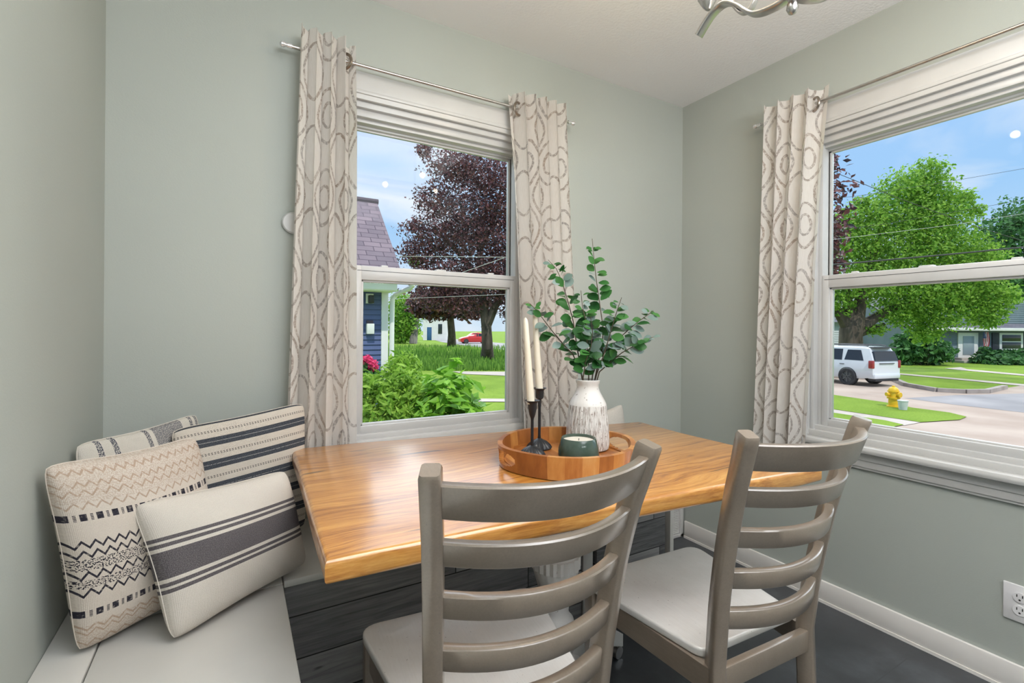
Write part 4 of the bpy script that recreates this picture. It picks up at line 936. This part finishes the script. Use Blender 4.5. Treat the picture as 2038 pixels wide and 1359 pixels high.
# ------------------------------------------------------------------ BLUE HOUSE NEXT DOOR (seen through the back window)
HY = 8.5; HX1 = 2.335; HX0 = -3.0
t = thing('blue_house', 'blue-sided house with white trim and purple-grey shingle roof next door', 'house', (0, HY, GZ))
m = MB(); z = 0.0; ZE = 3.20
while z < ZE:                                                   # lapped clapboards
    z2 = min(z + 0.088, ZE); m.add([(HX0, -0.022, z), (HX1 - 0.09, -0.022, z), (HX1 - 0.09, 0.0, z2), (HX0, 0.0, z2), (HX0, 0, z), (HX1 - 0.09, 0, z)], [(0, 1, 2, 3), (0, 4, 5, 1)]); z += 0.088
m.box((HX0, 0.0, 0), (HX1 - 0.02, 4.0, ZE)); obj('wall', m, SIDING, t, smooth=False)
obj('corner_trim', MB().box((HX1 - 0.10, -0.035, 0), (HX1 + 0.02, 0.05, ZE), 0.004), XWHITE, t)
obj('door_casing', MB().box((1.80, -0.05, 0), (1.875, 0.02, 3.02), 0.004), XWHITE, t)
obj('door_panel', MB().box((1.0, -0.02, 0), (1.80, 0.03, 3.02), 0.004), XWHITE, t)
e1 = onx(794, 548, 2.60)
obj('fascia', MB().box((HX0, -0.47, 3.045), (HX1 + 0.05, -0.43, 3.20), 0.006), XWHITE, t)
obj('soffit', MB().box((HX0, -0.45, 3.03), (HX1 + 0.05, 0.0, 3.06), 0.004), XWHITE, t)
obj('gutter', MB().box((HX0, -0.57, 3.20), (2.72, -0.46, 3.30), 0.012), XWHITE, t)
rf = MB(); run, rise = 1.78, 1.67; L0, L1 = HX0, 2.46
rf.add([(L0, -0.55, 3.27), (L1, -0.55, 3.27), (L1, -0.55 + run, 3.27 + rise), (L0, -0.55 + run, 3.27 + rise)], [(0, 1, 2, 3)], [(0, 0), (L1 - L0, 0), (L1 - L0, 2.44), (0, 2.44)])
rf.add([(L0, -0.55, 3.21), (L1, -0.55, 3.21), (L1, -0.55 + run, 3.21 + rise), (L0, -0.55 + run, 3.21 + rise)], [(3, 2, 1, 0)]); n = len(rf.v)
rf.f += [(n - 3, n - 2, n - 6, n - 7)]; rf.add([(L0, -0.55 + run, 3.27 + rise), (L1, -0.55 + run, 3.27 + rise), (L1, -0.55 + 2 * run, 3.27), (L0, -0.55 + 2 * run, 3.27)], [(0, 1, 2, 3)], [(0, 0), (5, 0), (5, 2.4), (0, 2.4)])
obj('roof', rf, SHING, t, smooth=False)
obj('ridge_cap', MB().tube([(L0, -0.55 + run, 3.27 + rise), (L1 + 0.02, -0.55 + run, 3.27 + rise)], 0.06, 8), SHING, t)
gb = MB(); gb.add([(L1 - 0.12, -0.5, 3.2), (L1 - 0.12, -0.55 + run, 3.18 + rise), (L1 - 0.12, -0.5 + 2 * run, 3.2)], [(0, 1, 2)]); obj('gable', gb, SIDING, t, smooth=False)
dz = HY
def hp(u, v, y): p = ony(u, v, HY + y); return Vector((p.x, p.y - HY, p.z - GZ))
d = MB(); d.tube([hp(822, 560, -0.5), hp(822, 567, -0.5), hp(817, 573, -0.42), hp(798, 581, -0.25), hp(787, 587, -0.10), hp(781, 596, -0.09), hp(780, 640, -0.09), hp(779, 740, -0.09), hp(779, 900, -0.09)], 0.042, 12); obj('downspout', d, XWHITE, t)
c = hp(736, 594, -0.05); lt = MB().box((c.x - 0.065, -0.05, c.z - 0.085), (c.x + 0.065, -0.02, c.z + 0.085), 0.004); lo_ = obj('wall_light', lt, XWHITE, t)
obj('lantern', MB().box((c.x - 0.035, -0.16, c.z - 0.085), (c.x + 0.05, -0.05, c.z + 0.055), 0.012), IRON, lo_)
c = hp(736, 653, -0.05); mb_ = MB().box((c.x - 0.062, -0.12, c.z - 0.10), (c.x + 0.062, -0.02, c.z + 0.08), 0.006); lo_ = obj('mailbox', mb_, XWHITE, t)
obj('number_plate', MB().box((c.x - 0.058, -0.05, c.z + 0.085), (c.x + 0.058, -0.03, c.z + 0.135), 0.004), SHING, lo_)

# ------------------------------------------------------------------ CARS
def wheel(par, x, y, r, w, sgn):
    m = MB().lathe([(r * 0.62, -w / 2), (r * 0.92, -w / 2), (r, -w / 2 + 0.03), (r, w / 2 - 0.03), (r * 0.92, w / 2), (r * 0.62, w / 2)], 28, cap=False, M=Matrix.Translation((x, y, r)) @ Matrix.Rotation(PI / 2, 4, 'X'))
    o = obj('wheel', m, RUBBER, par); h = MB(); yy = y + sgn * (w / 2 - 0.02)
    h.lathe([(0.02, -0.02), (r * 0.64, -0.015), (r * 0.64, 0.015), (0.02, 0.02)], 24, M=Matrix.Translation((x, y + sgn * w * 0.3, r)) @ Matrix.Rotation(PI / 2, 4, 'X'))
    for k in range(6):
        a = k * PI / 3; h.box((-0.03, -0.012, 0.03), (0.03, 0.012, r * 0.6), M=Matrix.Translation((x, yy, r)) @ Matrix.Rotation(a, 4, 'Y'))
    obj('rim', h, ALLOY, o)
def car(label, loc, rot, L, W, Hh, paint, sections, glass, r, axles, suv=True):
    """sections: x, belt z, roof z, half width at belt, half width at roof, underside z"""
    t = thing('car', label, 'car', loc, rot); rr = []
    for x, zb, zr, wb, wr, zu in sections:
        rr.append([Vector(q) for q in ((x, -wb * 0.93, zu), (x, -wb, zu + 0.12), (x, -wb, (zu + zb) / 2 + 0.1), (x, -wb * 0.965, zb), (x, -wr, zr - 0.06), (x, -wr * 0.86, zr), (x, wr * 0.86, zr), (x, wr, zr - 0.06), (x, wb * 0.965, zb), (x, wb, (zu + zb) / 2 + 0.1), (x, wb, zu + 0.12), (x, wb * 0.93, zu))])
    obj('body', MB().rings(rr), paint, t, ang=35)
    def sidepane(x0, x1, x2, x3, zlo, zhi):
        for s in (-1, 1):
            def q(x, z):
                for i in range(len(sections) - 1):
                    a, b = sections[i], sections[i + 1]
                    if a[0] <= x <= b[0]:
                        k = (x - a[0]) / (b[0] - a[0]); zb, zr, wb, wr = [a[j] * (1 - k) + b[j] * k for j in (1, 2, 3, 4)]
                        f = min(1, max(0, (z - zb) / max(1e-3, zr - 0.06 - zb))); return Vector((x, s * (wb * 0.965 * (1 - f) + wr * f + 0.012), z))
                return Vector((x, s * W / 2, z))
            vv = [q(x0, zlo), q(x1, zlo), q(x2, zhi), q(x3, zhi)]; n = Vector((0, s * 0.01, 0))
            m = MB(); m.rings([[v_ - n * 3 for v_ in (vv if s < 0 else vv[::-1])], [v_ for v_ in (vv if s < 0 else vv[::-1])]]); obj('side_window', m, CGLASS, t, smooth=False)
    for g in glass: sidepane(*g)
    for x in axles:
        for s in (-1, 1):
            wheel(t, x, s * (W / 2 - 0.085), r, 0.26, s)
            a = MB().lathe([(r * 1.0, -0.012), (r * 1.07, -0.012), (r * 1.07, 0.012), (r * 1.0, 0.012)], 28, cap=False, M=Matrix.Translation((x, s * (W / 2 + 0.002), r + 0.02)) @ Matrix.Rotation(PI / 2, 4, 'X')); obj('wheel_arch', a, RUBBER, t)
    return t
D = 21.8
pr = onz(1775, 766, GZ); pl_ = onz(1695, 767, GZ)
# the car is parked along the street, tail to the right
dirv = (onz(1560, 763.5, GZ) - onz(1790, 768, GZ)); ang = math.atan2(-dirv.y, -dirv.x)
ang = rad(-100)
SC = 0.93
secs = [(-4.95, 0.95, 0.98, 0.86, 0.80, 0.40), (-4.5, 1.02, 1.06, 0.95, 0.88, 0.34), (-3.9, 1.06, 1.10, 0.96, 0.90, 0.34), (-3.55, 1.08, 1.14, 0.96, 0.88, 0.34), (-2.75, 1.10, 1.78, 0.965, 0.74, 0.34), (-2.0, 1.11, 1.84, 0.97, 0.75, 0.34), (-0.8, 1.12, 1.85, 0.97, 0.75, 0.34), (-0.28, 1.13, 1.82, 0.96, 0.74, 0.40), (-0.14, 1.14, 1.55, 0.95, 0.82, 0.46), (0.0, 1.10, 1.16, 0.93, 0.90, 0.48)]
secs = [tuple(q * SC for q in s) for s in secs]
cl = onz(1764, 770, GZ)
suv = car('white sport utility car parked at the far kerb, tail to the right', (cl.x, cl.y, GZ), ang, 5 * SC, 1.94 * SC, 1.85 * SC, CARW, secs,
    [tuple(q * SC for q in g) for g in [(-3.25, -2.32, -2.36, -2.72, 1.18, 1.68), (-2.22, -1.42, -1.46, -2.22, 1.18, 1.70), (-1.30, -0.42, -0.62, -1.22, 1.20, 1.68)]], 0.40 * SC, (-4.0 * SC, -1.12 * SC))
bw = MB(); s = SC
bw.rings([[Vector(q) * s for q in ((-0.20, -0.72, 1.62), (-0.20, 0.72, 1.62), (0.0, 0.80, 1.20), (0.0, -0.80, 1.20))], [Vector(q) * s for q in ((-0.10, -0.70, 1.64), (-0.10, 0.70, 1.64), (0.03, 0.78, 1.20), (0.03, -0.78, 1.20))]]); obj('rear_window', bw, CGLASS, suv, smooth=False)
for sy in (-1, 1): obj('tail_light', MB().box((-0.16 * s, (sy * 0.90 - 0.10) * s, 0.86 * s), (0.03 * s, (sy * 0.90 + 0.075) * s, 1.22 * s), 0.03), TAIL, suv)
obj('rear_bumper', MB().box((-0.3 * s, -0.88 * s, 0.38 * s), (0.07 * s, 0.88 * s, 0.62 * s), 0.05), CARW, suv)
obj('lower_bumper', MB().box((-0.3 * s, -0.80 * s, 0.27 * s), (0.05 * s, 0.80 * s, 0.40 * s), 0.03), RUBBER, suv)
obj('trim_bar', MB().box((0.0, -0.5 * s, 1.06 * s), (0.045 * s, 0.5 * s, 1.10 * s), 0.01), ALLOY, suv)
obj('roof_spoiler', MB().box((-0.36 * s, -0.68 * s, 1.78 * s), (0.02 * s, 0.68 * s, 1.83 * s), 0.02), CARD, suv)
for sy in (-1, 1): obj('roof_rail', MB().tube([(-2.7 * s, sy * 0.62 * s, 1.86 * s), (-2.5 * s, sy * 0.62 * s, 1.90 * s), (-0.6 * s, sy * 0.62 * s, 1.91 * s), (-0.4 * s, sy * 0.62 * s, 1.86 * s)], 0.025, 8), ALLOY, suv)
for x in (-2.45, -1.50): obj('door_handle', MB().box((x * s, -0.985 * s, 0.98 * s), ((x + 0.22) * s, -0.955 * s, 1.01 * s), 0.008), ALLOY, suv)
secs = [(-2.05, 0.62, 0.66, 0.70, 0.66, 0.25), (-1.6, 0.78, 0.84, 0.82, 0.76, 0.2), (-1.0, 0.88, 0.95, 0.84, 0.72, 0.2), (-0.35, 0.92, 1.42, 0.85, 0.62, 0.2), (0.4, 0.93, 1.48, 0.85, 0.63, 0.2), (1.1, 0.94, 1.36, 0.85, 0.62, 0.2), (1.75, 0.92, 1.02, 0.82, 0.68, 0.22), (2.0, 0.85, 0.90, 0.76, 0.68, 0.3)]
cl = onz(944, 683.5, GZ); k = 1.12
car('red hatchback parked on the distant road behind the purple maple', (cl.x, cl.y, GZ), rad(-12), 4 * k, 1.7 * k, 1.5 * k, CARR, [tuple(q * k for q in s_) for s_ in secs], [tuple(q * k for q in g) for g in [(-0.85, 0.3, 0.3, -0.25, 0.96, 1.36), (0.38, 1.45, 1.0, 0.38, 0.97, 1.34)]], 0.31 * k, (-1.3 * k, 1.3 * k))
cl = onz(884, 667, GZ); k = 1.5
car('dark parked car far down the road beside the white house', (cl.x, cl.y, GZ), rad(-30), 4 * k, 1.7 * k, 1.5 * k, CARD, [tuple(q * k for q in s_) for s_ in secs], [tuple(q * k for q in g) for g in [(-0.85, 0.3, 0.3, -0.25, 0.96, 1.36), (0.38, 1.45, 1.0, 0.38, 0.97, 1.34)]], 0.31 * k, (-1.3 * k, 1.3 * k))

# ------------------------------------------------------------------ HYDRANT, BUCKET
b = onz(1778, 809, GZ + 0.03); b.z = GZ + 0.03; k = 0.92
t = thing('fire_hydrant', 'bright yellow fire hydrant on the grass verge by the street', 'fire hydrant', b)
obj('barrel', MB().lathe([(q * k, z * k) for q, z in ((0.19, 0.0), (0.19, 0.03), (0.145, 0.035), (0.14, 0.27), (0.185, 0.275), (0.185, 0.33), (0.145, 0.335), (0.14, 0.50), (0.17, 0.505), (0.17, 0.54))], 28), YELLOW, t)
obj('bonnet', MB().lathe([(q * k, z * k) for q, z in ((0.155, 0.54), (0.145, 0.59), (0.115, 0.64), (0.065, 0.672), (0.045, 0.675), (0.045, 0.71), (0.03, 0.715))], 24), YELLOW, t)
for a, rr_, ln in ((math.atan2(RT.y, RT.x), 0.065, 0.25), (math.atan2(-RT.y, -RT.x), 0.065, 0.25), (math.atan2(-FW.y, -FW.x) + 0.3, 0.085, 0.23)):
    e = Vector((math.cos(a), math.sin(a), 0)); c = Vector((0, 0, 0.42 * k)); obj('nozzle', MB().tube([c + e * 0.10, c + e * (ln - 0.05) * k, c + e * (ln - 0.05) * k, c + e * ln * k], [rr_ * k * 0.8, rr_ * k * 0.8, rr_ * k, rr_ * k], 16), YELLOW, t)
b = onz(1797, 815, GZ + 0.03); b.z = GZ + 0.03
solo('plastic_bucket', MB().lathe([(0.10, 0), (0.13, 0.26), (0.14, 0.26), (0.14, 0.28), (0.001, 0.28)], 24, o=tuple(b)), BUCK, 'small pale plastic bucket on the grass next to the yellow hydrant', 'bucket')

# ------------------------------------------------------------------ HOUSES ACROSS THE STREET
def fr2(o, dirx): return Matrix.Translation(o) @ Matrix.Rotation(math.atan2(dirx.y, dirx.x), 4, 'Z')
def clap(m, x0, x1, z0, z1, y, lap=0.16):
    z = z0
    while z < z1 - 1e-4:
        z2 = min(z + lap, z1); m.add([(x0, y - 0.03, z), (x1, y - 0.03, z), (x1, y, z2), (x0, y, z2)], [(0, 1, 2, 3)]); z += lap
Dh = 37.0
o1 = at(1800, 655, Dh); o1.z = GZ; t = thing('grey_house', 'grey-blue house with dark shutters and white front door across the street', 'house', o1, math.atan2(RT.y, RT.x))
k = Dh / F_PX
def hx(u): return (u - 1800) * k
def hz(v): return H + (652 + 5.5 - v) * k - GZ
m = MB(); clap(m, hx(1810), hx(2160), 0, hz(600), 0); m.box((hx(1810), 0, 0), (hx(2160), 6, hz(600))); obj('wall', m, SIDING2, t, smooth=False)
rf = MB(); zr0, zr1 = hz(652), hz(597)
rf.add([(hx(1790), -0.7, zr0 + 0.0), (hx(2180), -0.7, zr0), (hx(2180), 4.0, hz(590)), (hx(1790), 4.0, hz(590))], [(0, 1, 2, 3)], [(0, 0), (15, 0), (15, 4.6), (0, 4.6)])
rf.add([(hx(1790), -0.7, zr0 - 0.12), (hx(2180), -0.7, zr0 - 0.12), (hx(2180), 4.0, hz(590) - 0.12), (hx(1790), 4.0, hz(590) - 0.12)], [(3, 2, 1, 0)])
obj('roof', rf, SHING2, t, smooth=False); obj('fascia', MB().box((hx(1790), -0.75, zr0 - 0.2), (hx(2180), -0.66, zr0 + 0.02), 0.01), XWHITE, t)
w = MB().box((hx(1987), -0.10, hz(697)), (hx(2034), 0.02, hz(661)), 0.02); wf = obj('window', w, XWHITE, t)
obj('window_glass', MB().box((hx(1992), -0.13, hz(692)), (hx(2029), -0.09, hz(679.5)), 0.01), DARKG, wf); obj('window_glass', MB().box((hx(1992), -0.13, hz(677.5)), (hx(2029), -0.09, hz(665)), 0.01), DARKG, wf)
for a, b_ in ((1973, 1986), (2035, 2048)): obj('shutter', MB().box((hx(a), -0.10, hz(697)), (hx(b_), 0.02, hz(661)), 0.01), SHUT, t)
dr = obj('door', MB().box((hx(1905), -0.10, hz(720)), (hx(1945), 0.02, hz(661)), 0.02), XWHITE, t)
obj('door_glass', MB().box((hx(1914), -0.13, hz(705)), (hx(1936), -0.09, hz(668)), 0.01), Mat('storm_door_glass', (0.30, 0.36, 0.40), 0.15).m, dr)
obj('steps', MB().box((hx(1890), -1.2, 0), (hx(1950), -0.05, 0.18), 0.02).box((hx(1898), -0.7, 0), (hx(1946), -0.05, 0.36), 0.02), PATH, t)
fl = thing('flag', 'striped flag hanging by the white door of the grey house', 'flag', o1 + RT * hx(1950) - FW * 0.5 + Vector((0, 0, hz(690))))
m = MB(); vs = []; uv = []; fs = []
for j in range(13):
    for i in range(7):
        s, q = i / 6, j / 12; p = RT * ((s - 0.5) * 0.34 + 0.05 * math.sin(5 * q)) + FW * (0.09 * math.sin(s * 9 + q * 3)) + Vector((0, 0, q * 1.25 - 0.1)); vs.append(p); uv.append((s, q))
for j in range(12):
    for i in range(6): a = j * 7 + i; fs.append((a, a + 1, a + 8, a + 7))
m.add(vs, fs, uv); obj('cloth', m, FLAG, fl)
obj('pole', MB().tube([Vector((0, 0, 1.18)) + FW * 0.5, Vector((0, 0, 1.24)) - FW * 0.15], 0.02, 8), XWHITE, fl)
Dg = 41.0; kg = Dg / F_PX
def pale_house(name, u0, u1, vt, D, m_, label, door=None):
    k = D / F_PX; o = at(u0, 655, D); o.z = GZ; t = thing(name, label, 'house', o, math.atan2(RT.y, RT.x)); w = (u1 - u0) * k; h = H + (656 - vt) * k - GZ
    mm = MB(); clap(mm, 0, w, 0, h, 0, 0.2); mm.box((0, 0, 0), (w, 3, h)); obj('wall', mm, m_, t, smooth=False)
    r_ = MB(); r_.add([(-0.1, -0.5, h - 0.02), (w + 0.1, -0.5, h - 0.02), (w + 0.1, 1.5, h + 1.2), (-0.1, 1.5, h + 1.2), (-0.1, 3.5, h - 0.02), (w + 0.1, 3.5, h - 0.02)], [(0, 1, 2, 3), (3, 2, 5, 4)], [(0, 0), (w, 0), (w, 4), (0, 4), (0, 0), (w, 0)]); obj('roof', r_, SHING2, t, smooth=False)
    return t, k, h
pt, k, h = pale_house('pale_house', 1590, 1676, 640, 44, PALE, 'pale blue-white house partly hidden behind the shade tree trunk')
gt, k, h = pale_house('white_garage', 1716, 1786, 650, 42, XWHITE, 'white garage wall beyond the car, beside the shade tree trunk')
obj('garage_door', MB().box((26 * k, -0.06, 0), (62 * k, 0.02, h * 0.82), 0.02), PALE, gt)
wt, k, h = pale_house('white_house', 842, 890, 634, 88, XWHITE, 'small white house with blue door far down the road')
obj('door', MB().box((8 * k, -0.1, 0), (17 * k, 0.0, 2.4), 0.02), BLUED, wt); obj('window', MB().box((30 * k, -0.1, 1.2), (38 * k, 0.0, 3.0), 0.02), DARKG, wt)

# ------------------------------------------------------------------ OVERHEAD LINES
def line(label, px, r, m, sag=0.0):
    P_ = [at(u, v, d) for u, v, d in px]; pts = []
    for a, b in zip(P_, P_[1:]):
        for i in range(8): pts.append(a.lerp(b, i / 8))
    pts.append(P_[-1]); solo('power_line', MB().tube(pts, r, 6), m, label, 'cable', 'overhead cables')
line('thin pale cable running level across the purple maple', [(700, 509, 20), (860, 510.5, 20), (1130, 513, 20)], 0.010, WIREW)
line('thin pale cable slanting up toward the right across the purple maple', [(880, 556, 19), (1003, 513, 19)], 0.010, WIREW)
line('thin pale cable crossing just below the meeting rail of the back window', [(760, 596, 22), (1050, 584, 22)], 0.008, WIREW)
line('black cable slanting down from upper left across the green tree', [(1600, 318, 16), (1674, 348, 16), (1790, 395, 17), (1940, 450, 18), (2120, 505, 19)], 0.010, WIRE)
line('heavy black cable sagging across the lower crown of the green tree', [(1560, 534, 15), (1690, 524, 15), (1880, 507, 15), (2120, 484, 15)], 0.024, WIRE)
line('highest thin grey cable above the green tree top', [(1560, 402, 17), (1700, 391, 17), (1890, 361, 17), (2120, 321, 17)], 0.006, WIRE)
line('second highest thin grey cable, ending right of the green tree', [(1560, 470, 17), (1760, 446, 17), (1955, 412, 17), (2120, 384, 17)], 0.006, WIRE)
line('pale thin cable crossing the middle of the green tree', [(1560, 488, 16), (1655, 477, 16), (1900, 447, 16), (2120, 412, 16)], 0.0055, WIREW)

# ------------------------------------------------------------------ CAMERA
cd = bpy.data.cameras.new('camera'); cam = bpy.data.objects.new('camera', cd); C.objects.link(cam)
cd.sensor_fit = 'HORIZONTAL'; cd.sensor_width = 36.0; cd.lens = F_PX / 2038 * 36.0; cd.shift_y = (CY - 679.5) / 2038.0
cd.clip_start = 0.02; cd.clip_end = 600
R = Matrix((RT, -DN, -FW)).transposed().to_4x4(); cam.matrix_world = Matrix.Translation((0, 0, H)) @ R
bpy.context.scene.camera = cam

# ------------------------------------------------------------------ LIGHT
w = bpy.data.worlds.new('sky'); bpy.context.scene.world = w; w.use_nodes = True; nt = w.node_tree; nt.nodes.clear()
out = nt.nodes.new('ShaderNodeOutputWorld'); bg = nt.nodes.new('ShaderNodeBackground'); nt.links.new(bg.outputs[0], out.inputs[0])
tc = nt.nodes.new('ShaderNodeTexCoord'); sp = nt.nodes.new('ShaderNodeSeparateXYZ'); nt.links.new(tc.outputs['Generated'], sp.inputs[0])
cr = nt.nodes.new('ShaderNodeValToRGB'); e = cr.color_ramp.elements; e[0].position = 0.0; e[0].color = (0.68, 0.84, 1.0, 1); e[1].position = 0.55; e[1].color = (0.42, 0.66, 1.1, 1)
x = e.new(0.22); x.color = (0.40, 0.68, 1.05, 1)
nt.links.new(sp.outputs[2], cr.inputs[0])
mp = nt.nodes.new('ShaderNodeMapping'); mp.inputs['Scale'].default_value = (1.0, 1.0, 3.2); mp.inputs['Location'].default_value = (0.3, 0.9, 0.1); nt.links.new(tc.outputs['Generated'], mp.inputs[0])
nz = nt.nodes.new('ShaderNodeTexNoise'); nz.inputs['Scale'].default_value = 2.4; nz.inputs['Detail'].default_value = 6; nz.inputs['Roughness'].default_value = 0.5; nz.inputs['Distortion'].default_value = 0.6; nt.links.new(mp.outputs[0], nz.inputs['Vector'])
mr = nt.nodes.new('ShaderNodeMapRange'); mr.inputs[1].default_value = 0.47; mr.inputs[2].default_value = 0.72; nt.links.new(nz.outputs[0], mr.inputs[0])
mx = nt.nodes.new('ShaderNodeMix'); mx.data_type = 'RGBA'; nt.links.new(mr.outputs[0], mx.inputs[0]); nt.links.new(cr.outputs[0], mx.inputs[6]); mx.inputs[7].default_value = (1.0, 1.03, 1.1, 1)
nt.links.new(mx.outputs[2], bg.inputs[0]); bg.inputs[1].default_value = 0.97
def light(name, kind, loc, energy, col=(1, 1, 1), size=0.1, rot=None, sy=None):
    l = bpy.data.lights.new(name, kind); l.energy = energy; l.color = col
    o = bpy.data.objects.new(name, l); C.objects.link(o); o.location = loc
    if kind == 'AREA':
        l.size = size
        if sy: l.shape = 'RECTANGLE'; l.size_y = sy
    elif kind == 'POINT': l.shadow_soft_size = size
    if rot is not None: o.rotation_euler = Vector(rot).to_track_quat('-Z', 'Y').to_euler()
    return o
sun = light('sun', 'SUN', (0, 0, 20), 2.9, (1, 0.95, 0.86), rot=(0.28, 1.0, -1.6)); sun.data.angle = rad(0.6)
g1 = light('sky_fill_sun', 'SUN', (0, 30, 20), 2.2, (0.97, 0.99, 1.0), rot=(-0.20, -1.0, -0.72)); g1.data.angle = rad(84)  # added wide soft sun, stands in for brighter sky through the back window
g2 = light('sky_fill_sun', 'SUN', (30, 0, 20), 2.9, (0.97, 0.99, 1.0), rot=(-1.0, -0.20, -0.80)); g2.data.angle = rad(66)  # second added soft sun, sky fill through the right window
for i, b in enumerate(bulbs): light('chandelier_lamp', 'POINT', b, 3.6, (1, 0.74, 0.45), 0.016)
light('rear_fill', 'AREA', (1.2, -1.0, ZC - 0.03), 18, (0.98, 0.99, 1.0), 1.8, rot=(0, 0, -1), sy=1.4)  # added fill light behind the camera, no real fixture there
light('bounce_fill', 'AREA', (0.7, -1.3, 1.75), 72, (0.94, 0.97, 1.0), 1.2, rot=(0.1, 0.45, 1), sy=0.6)  # added upward fill, bounced off the ceiling like a flash
light('nook_fill', 'AREA', (0.80, 0.34, ZC - 0.02), 20, (0.97, 0.985, 1.0), 1.3, rot=(0, 0, -1), sy=0.8)  # added overhead fill above the nook, out of view and without a fixture

vs_ = bpy.context.scene.view_settings; vs_.view_transform = 'Standard'; vs_.look = 'None'; vs_.gamma = 1.0; vs_.exposure = 0.0; vs_.use_curve_mapping = False
bpy.context.scene.cycles.max_bounces = 8; bpy.context.scene.cycles.transparent_max_bounces = 12
